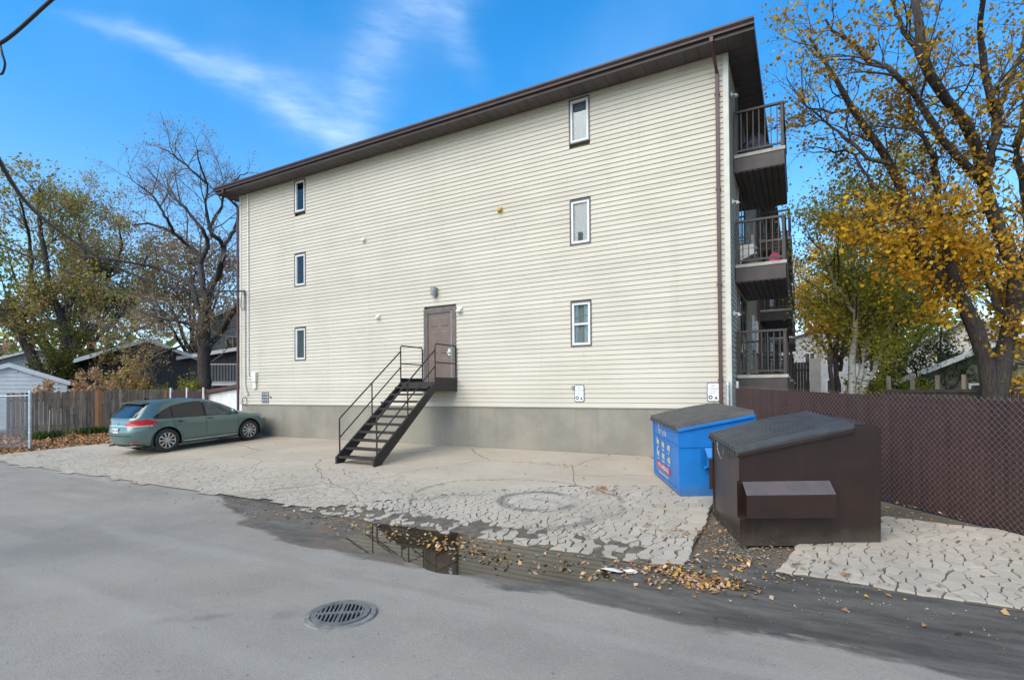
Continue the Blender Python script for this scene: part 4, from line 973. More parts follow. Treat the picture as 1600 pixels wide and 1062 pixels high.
for s_ in (0.0, 2.6, 5.2, 7.8):
    q = FA + fd*s_ + fn*0.06; z = z_a + (z_b - z_a)*s_/FLn
    mb = MB(); mb.tube([(q.x, q.y, z - .3), (q.x, q.y, z + 1.62 + (.14 if s_ == 0 else 0))], 0.032, 12); pp = mb.build('post', M['galv'], fe, smooth=40)
q0, q1 = FA + fn*.06, FB + fn*.06
mb = MB(); mb.tube([(q0.x, q0.y, z_a + 1.50), (q1.x, q1.y, z_b + 1.50)], 0.02, 8); mb.build('top_rail', M['galv'], fe, smooth=40)
gp = thing('gate_post', 'galvanised steel post with domed cap beside the building corner trim', 'post', (17.02, -0.20, .45))
mb = MB(); mb.tube([(0, 0, -.3), (0, 0, 1.70)], 0.042, 14); mb.build('shaft', M['galv'], gp, smooth=40)
mb = MB(); mb.lathe([(0.048, 1.66), (0.048, 1.71), (0.03, 1.74), (0, 1.75)], 14); mb.build('cap', M['galv'], gp, smooth=40)

# ================================================================== LEFT FENCES
M['wire_g'] = mat('galvanised_wire', (0.42, 0.43, 0.45), (0.32, 0.33, 0.35), 0.5, metal=0.4, scale=9)
CA, CB = Vector((-4.72, -4.55, 0)), Vector((-6.9, -6.45, 0))
cf = thing('chain_link_gate', 'galvanised chain link gate with round steel post beside the leaf strip', 'fence', (-5.6, -5.3, .15), w=True)
zc = gz(-4.72, -4.55)
chainlink(cf, CA, CB, zc + .06, zc + 1.80, -.08, 0.062, M['wire_g'], 0.0035)
mb = MB(); mb.tube([(CA.x, CA.y, zc + 1.80), (CB.x, CB.y, zc + 1.74)], 0.02, 8); mb.build('top_rail', M['galv'], cf, smooth=40)
mb = MB(); mb.tube([(CA.x, CA.y, zc - .3), (CA.x, CA.y, zc + 1.9)], 0.045, 14); mb.build('post', M['galv'], cf, smooth=40)
mb = MB(); mb.lathe([(0.05, 1.88 + zc), (0.05, 1.92 + zc), (0.03, 1.96 + zc), (0, 1.97 + zc)], 14, 'z', (CA.x, CA.y, 0)); mb.build('post_cap', M['galv'], cf, smooth=40)
for k in range(3):
    mb = MB(); mb.lathe([(0.049, .0), (0.054, .01), (0.054, .04), (0.049, .05)], 14, 'z', (CA.x, CA.y, zc + .5 + k*.5)); mb.build('band', M['galv'], cf)
m, t, b = newmat('weathered_plank'); c, r_ = vecs(t, rnd=True)
gn = noise(t, c, 2.0, 6, 0.65, stretch=(14, 14, 0.7)); bl_ = noise(t, c, 1.3, 4)
pc_ = mixcol(t, smooth(t, gn, 0.35, 0.65), (0.215, 0.160, 0.115), (0.09, 0.072, 0.058))
pc_ = mixcol(t, smooth(t, bl_, 0.5, 0.72), pc_, (0.20, 0.185, 0.165))
pc_ = mixcol(t, smooth(t, r_, 0.80, 0.92), pc_, (0.30, 0.145, 0.065))
hv = t.nodes.new('ShaderNodeHueSaturation'); t.links.new(pc_, hv.inputs['Color']); t.links.new(mth(t, 'ADD', mth(t, 'MULTIPLY', mth(t, 'FRACT', mth(t, 'MULTIPLY', r_, 7.3)), 0.6), 0.65), hv.inputs['Value'])
t.links.new(hv.outputs[0], b.inputs['Base Color']); setin(b, Roughness=0.9); bumpn(t, b, gn, 0.4, 0.01); M['plank'] = m
wfn = thing('wooden_fence', 'weathered grey brown plank fence behind the parked car', 'fence', (-8.6, -1, .4), w=True)
WA, WB = Vector((-9.75, -3.6, 0)), Vector((-6.75, 3.7, 0)); wd_ = (WB - WA).normalized(); wL = (WB - WA).length; wa = math.atan2(wd_.y, wd_.x)
r4 = random.Random(8); pms = []
for v_ in range(6):
    mb = MB(); w = .062 + .004*r4.random(); h = 1.80 + r4.uniform(-.025, .025)
    mb.prism([(-w, 0), (w, 0), (w, h - .02), (w - .02, h), (-w + .02, h), (-w, h - .03)], 'y', -.009, .009); pms.append(mb.mesh('plank', M['plank']))
for i in range(int(wL/.14)):
    q = WA + wd_*(i*.14 + .07); o = link('plank', pms[r4.randrange(6)], wfn)
    o.location = Vector((q.x, q.y, gz(q.x, q.y) - .03 + r4.uniform(-.012, .012))) - Vector(wfn.location); o.rotation_euler = (r4.uniform(-.012, .012), r4.uniform(-.006, .006), wa)
wn2 = Vector((-wd_.y, wd_.x, 0))
for h in (.35, 1.45):
    a, b_ = WA + wn2*.03, WB + wn2*.03; mb = MB(); mb.bar((a.x, a.y, .33 + h), (b_.x, b_.y, .43 + h), .04, .085); mb.build('fence_rail', M['plank'], wfn)
stk_ = thing('stake', 'thin pale wooden stake leaning before the plank fence', 'stake', (-7.6, -3.0, .25)); mb = MB(); mb.bar((0, 0, 0), (.03, .02, 1.15), .05, .02); mb.build('stick', mat('pale_wood', (.33, .29, .24), None, .8, scale=9), stk_)

# ================================================================== OVERHEAD LINES
def cable(name, label, pts, r, n=40):
    P = [Vector(p) for p in pts]; out = []
    for i in range(len(P) - 1):
        p0, p1, p2, p3 = P[max(i-1, 0)], P[i], P[i+1], P[min(i+2, len(P)-1)]
        for k in range(10):
            t_ = k/10; out.append(0.5*((2*p1) + (p2 - p0)*t_ + (2*p0 - 5*p1 + 4*p2 - p3)*t_*t_ + (3*p1 - p0 - 3*p2 + p3)*t_**3))
    out.append(P[-1]); mb = MB(); mb.tube(out, r, 6); o = mb.build(name, M['cable'], None, smooth=60); return tag(o, label, 'cable')
cable('service_drop', 'twisted black service cable sagging across to the mast on the end wall', [(10.9, -10.5, 5.75), (9.08, -9.53, 5.14), (7.13, -8.32, 4.98), (4.57, -6.0, 4.92), (2.31, -3.4, 5.12), (0.32, -0.08, 5.80)], 0.028)
cable('telephone_cable', 'thin black cable passing through the trees to the dark house', [(8.5, -10.2, 4.75), (6.40, -8.71, 4.62), (2.12, -5.37, 4.95), (-2.69, -1.16, 5.3), (-14.5, 6.0, 6.2)], 0.014)
# ================================================================== CAR
M['paint'] = mat('green_car_paint', (0.118, 0.182, 0.168), (0.108, 0.170, 0.158), 0.28, metal=0.45, scale=2, spec=0.6, rvar=0.02)
_b = M['paint'].node_tree.nodes['Principled BSDF']; _b.inputs['Coat Weight'].default_value = 0.8; _b.inputs['Coat Roughness'].default_value = 0.04
M['tint_glass'] = mat('tinted_glass', (0.012, 0.013, 0.014), None, 0.04, spec=0.8, rvar=0.0)
M['clear_glass'] = mat('side_glass', (0.06, 0.085, 0.085), (0.03, 0.04, 0.04), 0.04, spec=0.8, rvar=0.0, scale=3)
M['rubber'] = mat('tyre_rubber', (0.022, 0.022, 0.022), (0.035, 0.034, 0.032), 0.85, scale=9)
M['alloy'] = mat('alloy_wheel', (0.58, 0.57, 0.55), (0.48, 0.47, 0.46), 0.3, metal=0.8, scale=6)
M['tail_red'] = mat('tail_lamp', (0.62, 0.012, 0.022), (0.48, 0.01, 0.015), 0.12, scale=9, spec=0.8)
M['lamp_clear'] = mat('clear_lamp', (0.75, 0.55, 0.50), None, 0.1, spec=0.8)
M['chrome'] = mat('chrome', (0.75, 0.76, 0.78), None, 0.12, metal=1.0)
M['black_trim'] = mat('black_plastic_trim', (0.02, 0.02, 0.021), None, 0.6, scale=9)
M['plate'] = mat('number_plate', (0.66, 0.67, 0.70), (0.5, 0.56, 0.55), 0.4, scale=4)
car = thing('parked_car', 'grey green crossover wagon parked nose against the building wall', 'car', (1.17, -2.36, 0.30), 0.0)
slope_ = (gz(2, -.95) - gz(2, -3.6))/2.65; car.rotation_euler = (math.atan(slope_), 0, 0)
car.location.z = (gz(2, -.95) + gz(2, -3.6))/2 + 0.022
ZK  = [0.20, 0.24, 0.32, 0.42, 0.55, 0.66, 0.74, 0.80, 0.86, 0.91, 0.96, 1.00, 1.04, 1.12, 1.22, 1.32, 1.40, 1.46, 1.50, 1.525, 1.540, 1.550]
WK  = [0.80, 0.855, 0.885, 0.895, 0.905, 0.915, 0.918, 0.915, 0.908, 0.900, 0.885, 0.872, 0.858, 0.825, 0.785, 0.745, 0.705, 0.665, 0.610, 0.54, 0.42, 0.20]
YF  = [2.02, 2.10, 2.20, 2.25, 2.26, 2.24, 2.20, 2.13, 2.00, 1.78, 1.50, 1.28, 1.12, 0.96, 0.76, 0.53, 0.31, 0.12, -0.06, -0.20, -0.36, -0.60]
YR  = [-2.02, -2.10, -2.19, -2.235, -2.25, -2.245, -2.225, -2.205, -2.19, -2.175, -2.165, -2.155, -2.135, -2.06, -1.97, -1.87, -1.79, -1.72, -1.66, -1.60, -1.48, -1.20]
EXP = [3.5, 3.6, 3.8, 4.0, 4.2, 4.2, 4.2, 4.2, 4.3, 4.4, 4.6, 4.8, 5.0, 5.4, 5.8, 6.0, 6.0, 5.5, 5.0, 4.5, 4.0, 3.5]
ip = lambda z, a: float(np.interp(z, ZK, a))
def side_x(y, z, off=0.0):
    yf, yr = ip(z, YF), ip(z, YR); yc, hy = (yf + yr)/2, (yf - yr)/2; q = min(0.9999, abs((y - yc)/hy)); e = ip(z, EXP)
    return ip(z, WK)*(1 - q**e)**(1/e) + off
def rear_y(x, z, off=0.0):
    yf, yr = ip(z, YF), ip(z, YR); yc, hy = (yf + yr)/2, (yf - yr)/2; q = min(0.9999, abs(x/ip(z, WK))); e = ip(z, EXP)
    return yc - hy*(1 - q**e)**(1/e) - off
def front_y(x, z, off=0.0):
    yf, yr = ip(z, YF), ip(z, YR); yc, hy = (yf + yr)/2, (yf - yr)/2; q = min(0.9999, abs(x/ip(z, WK))); e = ip(z, EXP)
    return yc + hy*(1 - q**e)**(1/e) + off
mb = MB(); zs = sorted(set(list(np.linspace(0.2, 1.0, 33)) + list(np.linspace(1.0, 1.44, 20)) + list(np.linspace(1.44, 1.55, 14)))); NR = 144
V = []
for z in zs:
    yf, yr, w, e = ip(z, YF), ip(z, YR), ip(z, WK), ip(z, EXP); yc, hy = (yf + yr)/2, (yf - yr)/2
    for j in range(NR):
        a = 2*math.pi*j/NR; ca_, sa_ = math.cos(a), math.sin(a)
        V.append((w*math.copysign(abs(ca_)**(2/e), ca_), yc + hy*math.copysign(abs(sa_)**(2/e), sa_), z))
nz = len(zs)
Fs = [(i*NR+j, i*NR+(j+1) % NR, (i+1)*NR+(j+1) % NR, (i+1)*NR+j) for i in range(nz-1) for j in range(NR)] + [tuple(range(NR))[::-1], tuple((nz-1)*NR + j for j in range(NR))]
mb.add(V, Fs); body = mb.build('body', M['paint'], None, smooth=35)
WHY = (-1.31, 1.31); WR = 0.345
cut = MB()
for y in WHY:
    cut.lathe([(0.0, -1.2), (0.405, -1.2), (0.405, 1.2), (0.0, 1.2)], 40, 'x', (0, y, WR))
co = cut.build('cutter', M['black_trim'])
bo = body.modifiers.new('b', 'BOOLEAN'); bo.object = co; bo.operation = 'DIFFERENCE'; bo.solver = 'EXACT'
bpy.context.view_layer.update()
nm_ = bpy.data.meshes.new_from_object(body.evaluated_get(bpy.context.evaluated_depsgraph_get()))
body.modifiers.clear(); body.data = nm_; bpy.data.objects.remove(co); nm_.materials.clear(); nm_.materials.append(M['paint'])
nm_.polygons.foreach_set('use_smooth', [True]*len(nm_.polygons)); nm_.set_sharp_from_angle(angle=rad(35)); nm_.polygons.foreach_set('material_index', [0]*len(nm_.polygons))
body.parent = car
def spatch(name, ys, lo, hi, m_, off=0.004, nz_=6, parent=None, sx=1):
    """patch lying on the body side; lo/hi: heights as functions of y"""
    mb = MB(); V = []
    for y in ys:
        for k in range(nz_ + 1):
            z = lo(y) + (hi(y) - lo(y))*k/nz_; V.append((sx*(side_x(y, z) + off), y, z))
    q = nz_ + 1; mb.add(V, [(i*q+k, (i+1)*q+k, (i+1)*q+k+1, i*q+k+1) for i in range(len(ys)-1) for k in range(nz_)])
    return mb.build(name, m_, parent or car, smooth=60)
def rpatch(name, xs, lo, hi, m_, off=0.004, nz_=6, parent=None, fn=rear_y):
    mb = MB(); V = []
    for x in xs:
        for k in range(nz_ + 1):
            z = lo(x) + (hi(x) - lo(x))*k/nz_; V.append((x, fn(x, z, off), z))
    q = nz_ + 1; mb.add(V, [(i*q+k, (i+1)*q+k, (i+1)*q+k+1, i*q+k+1) for i in range(len(xs)-1) for k in range(nz_)])
    return mb.build(name, m_, parent or car, smooth=60)
lin = lambda a, b_, n_: [a + (b_ - a)*i/n_ for i in range(n_ + 1)]
belt = lambda y: 1.005 - 0.022*(y + 1.5)
tops = lambda y: float(np.interp(y, [-1.62, -1.40, -1.1, -0.7, -0.2, 0.2, 0.5, 0.75, 0.98], [1.06, 1.20, 1.33, 1.40, 1.42, 1.37, 1.26, 1.13, 0.985]))
for sx in (1, -1):
    band = spatch('window_band', lin(-1.64, 0.97, 40), lambda y: belt(y) - .012, lambda y: max(tops(y) + .014, belt(y) + .002), M['black_trim'], 0.002, 8, sx=sx)
    for nm2, ya, yb, mm in (('quarter_window', -1.55, -1.16, 'tint_glass'), ('rear_window', -1.11, -0.20, 'tint_glass'), ('front_window', -0.12, 0.84, 'clear_glass')):
        spatch(nm2, lin(ya, yb, 16), belt, lambda y: max(tops(y), belt(y) + .003), M[mm], 0.005, 6, sx=sx)
    # shut lines, handles, mirror, sill strip
    mb = MB()
    for pts in ([(-1.13, belt(-1.13)), (-1.12, .80), (-1.02, .62), (-0.88, .52), (-.84, .34)], [(-0.16, belt(-.16)), (-0.15, .7), (-0.16, .34)], [(0.86, belt(.86)), (0.92, .8), (0.90, .5), (0.84, .34)], [(-.84, .34), (0.84, .34)]):
        dense = []
        for (ya, za), (yb, zb) in zip(pts, pts[1:]):
            for k in range(8): dense.append((ya + (yb-ya)*k/8, za + (zb-za)*k/8))
        dense.append(pts[-1]); mb.tube([(sx*side_x(y, z, -.002), y, z) for y, z in dense], 0.0055, 5)
    mb.build('shut_line', M['black_trim'], car)
    for y in (-0.92, -0.02):
        z = 0.885; x = side_x(y, z)
        mb = MB(); mb.lathe([(0.0, -.001), (0.05, 0.0), (0.05, .003), (0, .004)], 16, 'x'); mb.v = [(sx*(x + p_[0]), y + p_[1]*1.5, z + p_[2]*.7) for p_ in mb.v]; hd_ = mb.build('handle_recess', M['black_trim'], car, smooth=40)
        mb = MB(); mb.tube([(sx*(x + .008), y - .10, z + .012), (sx*(x + .026), y - .06, z + .014), (sx*(x + .026), y + .06, z + .014), (sx*(x + .008), y + .10, z + .012)], [.008, .014, .014, .008], 8); mb.build('door_handle', M['paint'], car, smooth=50)
    mb = MB(); mb.tube([(sx*side_x(y, .275, .008), y, .275) for y in lin(-.86, .86, 12)], 0.016, 6); mb.build('sill_strip', M['chrome'], car, smooth=50)
    xm = side_x(0.70, 1.02)
    mb = MB(); mb.lathe([(0.0, -.11), (0.055, -.10), (0.085, -.04), (0.09, .03), (0.06, .09), (0, .11)], 16, 'x'); mb.v = [(sx*(xm + .11 + p_[0]), 0.70 + p_[1]*.7, 1.045 + p_[2]*.95) for p_ in mb.v]; mr = mb.build('mirror', M['paint'], car, smooth=60)
    mb = MB(); mb.bar((sx*(xm - .02), .72, 1.0), (sx*(xm + .06), .70, 1.02), .06, .03); mb.build('mirror_arm', M['black_trim'], mr)
    spatch('tail_lamp', lin(-2.06, -1.56, 14), lambda y: float(np.interp(y, [-2.06, -1.75, -1.56], [.835, .865, .93])), lambda y: float(np.interp(y, [-2.06, -1.9, -1.75, -1.56], [.985, .995, .96, .945])), M['tail_red'], 0.010, 5, sx=sx)
    xs = lin(sx*0.40, sx*0.86, 14)
    tl = rpatch('tail_lamp', xs, lambda x: .835, lambda x: float(np.interp(abs(x), [.4, .5, .66, .80, .88], [.87, .93, .955, 1.01, .985])), M['tail_red'], 0.010, 5)
    rpatch('reverse_lamp', lin(sx*.42, sx*.84, 10), lambda x: .805, lambda x: .832, M['lamp_clear'], 0.008, 2)
    rpatch('reflector', lin(sx*.50, sx*.68, 6), lambda x: .345, lambda x: .37, M['tail_red'], 0.006, 2)
    rpatch('head_lamp', lin(sx*.50, sx*.80, 8), lambda x: .70, lambda x: .80, M['lamp_clear'], 0.006, 3, fn=front_y)
    mb = MB(); mb.tube([(sx*.52, -2.0, .255), (sx*.52, -2.2, .245)], 0.035, 12); mb.build('exhaust_tip', M['chrome'], car, smooth=40)
band = rpatch('rear_glass_surround', lin(-.66, .66, 22), lambda x: 1.055, lambda x: 1.445, M['black_trim'], 0.003, 10)
rpatch('rear_glass', lin(-.60, .60, 22), lambda x: 1.075, lambda x: 1.425, M['tint_glass'], 0.006, 10)
rpatch('windscreen', lin(-.70, .70, 24), lambda x: 1.045, lambda x: 1.44, M['tint_glass'], 0.005, 10, fn=front_y)
rpatch('tailgate_chrome', lin(-.42, .42, 16), lambda x: .822, lambda x: .848, M['chrome'], 0.012, 2)
rpatch('plate_recess', lin(-.40, .40, 16), lambda x: .60, lambda x: .815, M['paint'], -0.001, 3)
rpatch('bumper_step', lin(-.60, .60, 20), lambda x: .545, lambda x: .566, M['black_trim'], 0.006, 2)
rpatch('lower_valance', lin(-.70, .70, 20), lambda x: .225, lambda x: .30, M['black_trim'], 0.004, 2)
mb = MB(); y = rear_y(0, .70, .012); mb.box(-.155, .155, y - .006, y, .635, .775); pl_ = mb.build('number_plate', M['plate'], car)
o = text('482 LKW', .075, 0, y - .0075, .675, M['ink'], car)
mb = MB(); y = rear_y(0, .90, .010); mb.tube([(.055*math.cos(a*.3927), y - .004, .905 + .036*math.sin(a*.3927)) for a in range(17)], .006, 6); mb.tube([(.026*math.cos(a*.3927), y - .004, .908 + .034*math.sin(a*.3927)) for a in range(17)], .005, 6); mb.build('emblem', M['chrome'], car, smooth=50)
mb = MB(); V = []
for x in lin(-.60, .60, 14): V += [(x, -1.62, 1.512 - .05*x*x), (x, -1.83, 1.475 - .05*x*x), (x, -1.83, 1.455 - .05*x*x), (x, -1.66, 1.46 - .05*x*x)]
mb.add(V, [(4*i+k, 4*i+4+k, 4*i+4+(k+1) % 4, 4*i+(k+1) % 4) for i in range(14) for k in range(4)] + [(0,1,2,3), (56,57,58,59)]); mb.build('roof_spoiler', M['paint'], car, smooth=40)
mb = MB(); mb.prism([(-1.45, 1.535), (-1.30, 1.545), (-1.47, 1.60)], 'x', -.015, .015); mb.build('antenna_fin', M['black_trim'], car)
mb = MB(); mb.box(-.66, .66, -1.88, 1.85, .17, .30); mb.build('underbody', M['black_trim'], car)
for y in WHY:                                   # dark wheel housings
    for sx in (1, -1):
        mb = MB(); a0 = [(0.403, sx*.52), (0.403, sx*.885)]; mb.lathe(a0, 40, 'x', (0, y, WR)); mb.lathe([(0.0, sx*.52), (0.403, sx*.52)], 40, 'x', (0, y, WR)); mb.v = [p_ if p_[2] > .20 else (p_[0], p_[1], .20) for p_ in mb.v]; mb.build('wheel_housing', M['black_trim'], car)
def wheel(sx, y):
    c_ = (sx*.79, y, WR); s_ = lambda k: sx*k
    mb = MB(); mb.lathe([(.235, s_(-.10)), (.31, s_(-.105)), (.335, s_(-.09)), (WR, s_(-.06)), (WR, s_(.06)), (.335, s_(.09)), (.31, s_(.105)), (.245, s_(.095)), (.235, s_(.08))], 40, 'x', c_); ty = mb.build('wheel', M['rubber'], car, smooth=40)
    mb = MB(); mb.lathe([(.236, s_(.085)), (.228, s_(.092)), (.218, s_(.086)), (.210, s_(.02)), (.19, s_(-.05))], 40, 'x', c_); rim = mb.build('rim', M['alloy'], ty, smooth=40)
    mb = MB(); mb.lathe([(0, s_(.0)), (.215, s_(.0))], 32, 'x', c_); mb.build('brake_disc', M['black_trim'], ty)
    for k in range(10):
        a = 2*math.pi*k/10; dy, dz = math.cos(a), math.sin(a); py, pz = -dz, dy; mb = MB(); V = []
        for r_, hw_, dp in ((.045, .016, .070), (.13, .020, .080), (.222, .028, .084)):
            for e_ in (-1, 1): V.append((c_[0] + s_(dp), y + dy*r_ + py*hw_*e_, WR + dz*r_ + pz*hw_*e_))
            for e_ in (-1, 1): V.append((c_[0] + s_(dp - .03), y + dy*r_ + py*hw_*e_*1.1, WR + dz*r_ + pz*hw_*e_*1.1))
        mb.add(V, [(0,1,5,4),(4,5,9,8),(0,4,6,2),(4,8,10,6),(1,3,7,5),(5,7,11,9)]); mb.build('spoke', M['alloy'], rim)
    mb = MB(); mb.lathe([(0, s_(.088)), (.03, s_(.086)), (.055, s_(.078)), (.058, s_(.05))], 20, 'x', c_); mb.build('hub_cap', M['alloy'], rim, smooth=50)
for y in WHY:
    for sx in (1, -1): wheel(sx, y)
# ================================================================== NEIGHBOURING BUILDINGS
M['white_boards'] = mat('white_boards', (0.68, 0.665, 0.64), (0.60, 0.59, 0.565), 0.55, scale=3)
M['dark_house'] = mat('charcoal_stucco', (0.050, 0.050, 0.056), (0.038, 0.038, 0.043), 0.8, scale=4, bump=0.2, bscale=40)
M['grey_stucco'] = mat('grey_stucco', (0.40, 0.39, 0.38), (0.33, 0.32, 0.31), 0.85, scale=3)
M['beige_stucco'] = mat('beige_stucco', (0.42, 0.40, 0.36), (0.36, 0.34, 0.30), 0.85, scale=3)
M['olive'] = mat('olive_boards', (0.155, 0.165, 0.110), (0.125, 0.135, 0.09), 0.7, scale=4)
M['grey_shingle'] = mat('grey_shingles', (0.19, 0.185, 0.18), (0.12, 0.115, 0.11), 0.9, scale=16, bump=0.3, bscale=40)
M['brown_shingle'] = mat('leafy_shingles', (0.15, 0.13, 0.11), (0.20, 0.12, 0.06), 0.9, scale=9, bump=0.3, bscale=40)
M['dark_glass'] = mat('dark_window', (0.03, 0.034, 0.038), (0.06, 0.065, 0.07), 0.06, spec=0.8, scale=2)
M['dark_wood'] = mat('dark_wood', (0.045, 0.034, 0.03), (0.03, 0.024, 0.02), 0.8, scale=6)
def house(label, loc, rotz, w, d, hw, hr, wallm, roofm, trimm, wins=(), boards=0, ov=0.45, name='house', cat='house', doors=(), base=-0.4, rails=None):
    """gable front faces local -y; origin at ground in the middle of the front"""
    h = thing(name, label, cat, loc, rotz)
    mb = MB(); mb.prism([(-w/2, base), (w/2, base), (w/2, hw), (0, hw + hr), (-w/2, hw)], 'y', 0.0, d); wl_ = mb.build('wall', M[wallm], h)
    if boards:
        n_ = int((hw + hr - .05)/boards)
        for i in range(n_):
            z = i*boards; zz = z + boards
            xw = w/2 if zz <= hw else w/2*max(0.0, (hw + hr - zz)/hr)
            if xw < .08: continue
            mb = MB(); mb.prism([(-.002, z), (-.028, z), (-.010, zz), (-.002, zz)], 'x', -xw, xw); mb.build('board', M[wallm], wl_)
    rw = w/2 + ov; drop = hr/(w/2)*ov; mb = MB(); tk = .14
    for sx in (-1, 1):
        mb.prism([(0, hw + hr + .02), (0, hw + hr + .02 + tk), (sx*rw, hw - drop + tk + .02), (sx*rw, hw - drop + .02)], 'y', -ov, d + ov)
    rf = mb.build('roof', M[roofm], h)
    for sx in (-1, 1):
        mb = MB(); mb.prism([(0, hw + hr - .05), (0, hw + hr + .165), (sx*(rw + .01), hw - drop + .165), (sx*(rw + .01), hw - drop - .05)], 'y', -ov - .03, -ov - .002); mb.build('barge_board', M[trimm], rf)
        mb = MB(); mb.box(min(sx*rw, sx*(rw + .03)) + .011*sx, max(sx*rw, sx*(rw + .03)) + .011*sx, -ov, d + ov, hw - drop - .04, hw - drop + .14); mb.build('eave_board', M[trimm], rf)
    for (x, z, ww, wh) in wins:
        mb = MB(); e = .07
        for q in ((x - ww/2, x - ww/2 + e, z, z + wh), (x + ww/2 - e, x + ww/2, z, z + wh), (x - ww/2 + e, x + ww/2 - e, z, z + e), (x - ww/2 + e, x + ww/2 - e, z + wh - e, z + wh), (x - .03, x + .03, z + e, z + wh - e)):
            mb.box(q[0], q[1], -.07, -.002, q[2], q[3])
        wn_ = mb.build('window', M[trimm], h)
        mb = MB(); mb.box(x - ww/2 + e, x + ww/2 - e, -.035, -.029, z + e, z + wh - e); mb.build('pane', M['dark_glass'], wn_)
    for (x, ww, wh) in doors:
        mb = MB(); mb.box(x - ww/2, x + ww/2, -.06, -.030, 0.02, wh); dd = mb.build('door', M[trimm], h)
        mb = MB(); mb.box(x - ww/2 + .1, x + ww/2 - .1, -.07, -.061, wh*.5, wh - .12); mb.build('pane', M['dark_glass'], dd)
    return h
gl_ = lambda x, y: gz(x, y)
house('white lap sided garage with low gable behind the chain link gate', (-14.55, -2.0, .4), rad(66), 4.2, 6, 2.15, .82, 'white_boards', 'grey_shingle', 'white_boards', boards=.19, ov=.12, name='garage', cat='garage')
dh = house('charcoal house with white trimmed gable behind the old elm', (-14.4, 3.9, .4), rad(70), 5.2, 9, 3.55, 1.05, 'dark_house', 'grey_shingle', 'white_boards', wins=((-.35, 2.1, .62, 1.0),), doors=((-.35, .8, 1.9),), ov=.55)
wg = house('low charcoal bungalow with white railed balcony beside the building', (-11.2, 7.6, .4), rad(35), 6.2, 7, 3.7, .5, 'dark_house', 'grey_shingle', 'white_boards', ov=.4, name='bungalow')
mb = MB(); mb.box(-1.6, 2.6, -1.5, -.002, 2.05, 2.2); bc_ = mb.build('balcony', M['white_boards'], wg)
mb = MB(); mb.box(-1.6, 2.6, -1.5, -1.46, 3.25, 3.30); mb.box(-1.6, 2.6, -1.5, -1.46, 2.24, 2.28); mb.build('rail', M['white_boards'], bc_)
for i in range(26): mb = MB(); x = -1.58 + i*.165; mb.box(x, x + .025, -1.49, -1.47, 2.281, 3.249); mb.build('baluster', M['grey_stucco'], bc_)
sh_ = thing('storage_shed', 'low white storage shed with maroon sloping roof edge at the building corner', 'shed', (-2.9, 1.95, .42), 0)
mb = MB(); mb.prism([(-2.35, 0), (2.75, 0), (2.75, 2.10), (-2.35, 1.55)], 'y', 0, 2.4); mb.build('wall', M['white_boards'], sh_)
mb = MB(); mb.prism([(-2.5, 1.56), (2.8, 2.13), (2.8, 2.30), (-2.5, 1.70)], 'y', -.18, 2.5); mb.build('roof', M['maroon'], sh_)
for x in (-1.05, .15): mb = MB(); mb.box(x + .01, x + 1.17, -.035, -.002, 0.05, 1.55); mb.build('door', mat('shed_door', (.72, .75, .80), None, .5), sh_)
pf = thing('fence_panel', 'maroon slatted fence panels between pale steel posts left of the shed', 'fence', (-6.2, 1.5, .42), rad(10))
for x in (-.95, 0.05):
    for i in range(11): mb = MB(); mb.box(x + .02 + i*.083, x + .095 + i*.083, -.01, .01, .08, 1.68); mb.build('slat', M['slat'], pf)
for x in (-1.0, 0.0, 1.0): mb = MB(); mb.tube([(x, 0.03, -.2), (x, 0.03, 1.86)], .045, 10); mb.build('post', M['white_boards'], pf, smooth=40)
house('large pale grey house with grey shingled roof beyond the leafy trees', (-46, 10, .5), rad(62), 12, 9, 3.6, 2.2, 'grey_stucco', 'grey_shingle', 'white_boards', wins=((-3.5, 1.2, 1.5, 1.3), (-.5, 1.2, 1.5, 1.3), (3, 1.2, 1.5, 1.3), (0, 3.4, 1.3, 1.0)))
house('small grey roofed house with navy wall left of the charcoal gable', (-21.5, 6.6, .5), rad(15), 7, 7, 3.2, 1.3, 'dark_house', 'grey_shingle', 'white_boards', wins=((-1, 1.3, 1.2, 1.1),))
house('tall beige stucco house with dark window behind the elm', (-21.5, 16, .5), rad(35), 9, 9, 7.2, 2.2, 'beige_stucco', 'grey_shingle', 'white_boards', wins=((-2, 4.6, 1.1, 1.6), (1.5, 4.6, 1.1, 1.6), (1.5, 1.2, 1.1, 1.6)))
house('long pale bungalow with wide roof behind the white garage', (-52, 2, .5), rad(80), 11, 8, 3.0, 1.6, 'grey_stucco', 'brown_shingle', 'white_boards', wins=((-3, 1.2, 1.4, 1.2), (1, 1.2, 1.4, 1.2)))
# right hand side
house('olive green boarded bungalow with leaf strewn roof beyond the slatted fence', (25.3, 13.2, .5), rad(-8), 6.6, 7, 1.78, 1.55, 'olive', 'brown_shingle', 'white_boards', wins=((-.4, .72, 1.9, .95),), boards=.2, ov=.4)
house('white house with grey roof and dark windows behind the olive bungalow', (28.2, 31.5, .5), rad(-20), 7, 8, 4.1, 1.9, 'white_boards', 'grey_shingle', 'white_boards', wins=((-1.2, 2.6, 1.5, 1.2), (1.6, 2.6, 1.5, 1.2)))
house('small grey garden shed with pointed roof behind the slatted fence', (24.6, 9.2, .5), rad(-12), 1.5, 2, 1.35, .5, 'grey_stucco', 'grey_shingle', 'dark_wood', ov=.08, name='garden_shed', cat='shed')
fa = house('distant pale apartment house with white eaves at the end of the side yard', (20.5, 52, .5), rad(-4), 9, 9, 6.6, 1.2, 'grey_stucco', 'grey_shingle', 'white_boards', wins=[(x, z, 1.0, 1.4) for x in (-3.2, -1.2, .8, 2.8) for z in (1.0, 3.9)])
gt_ = thing('side_yard_gate', 'tall dark wooden gate across the side yard between building and beige pier', 'gate', (18.25, 21.8, .5), 0)
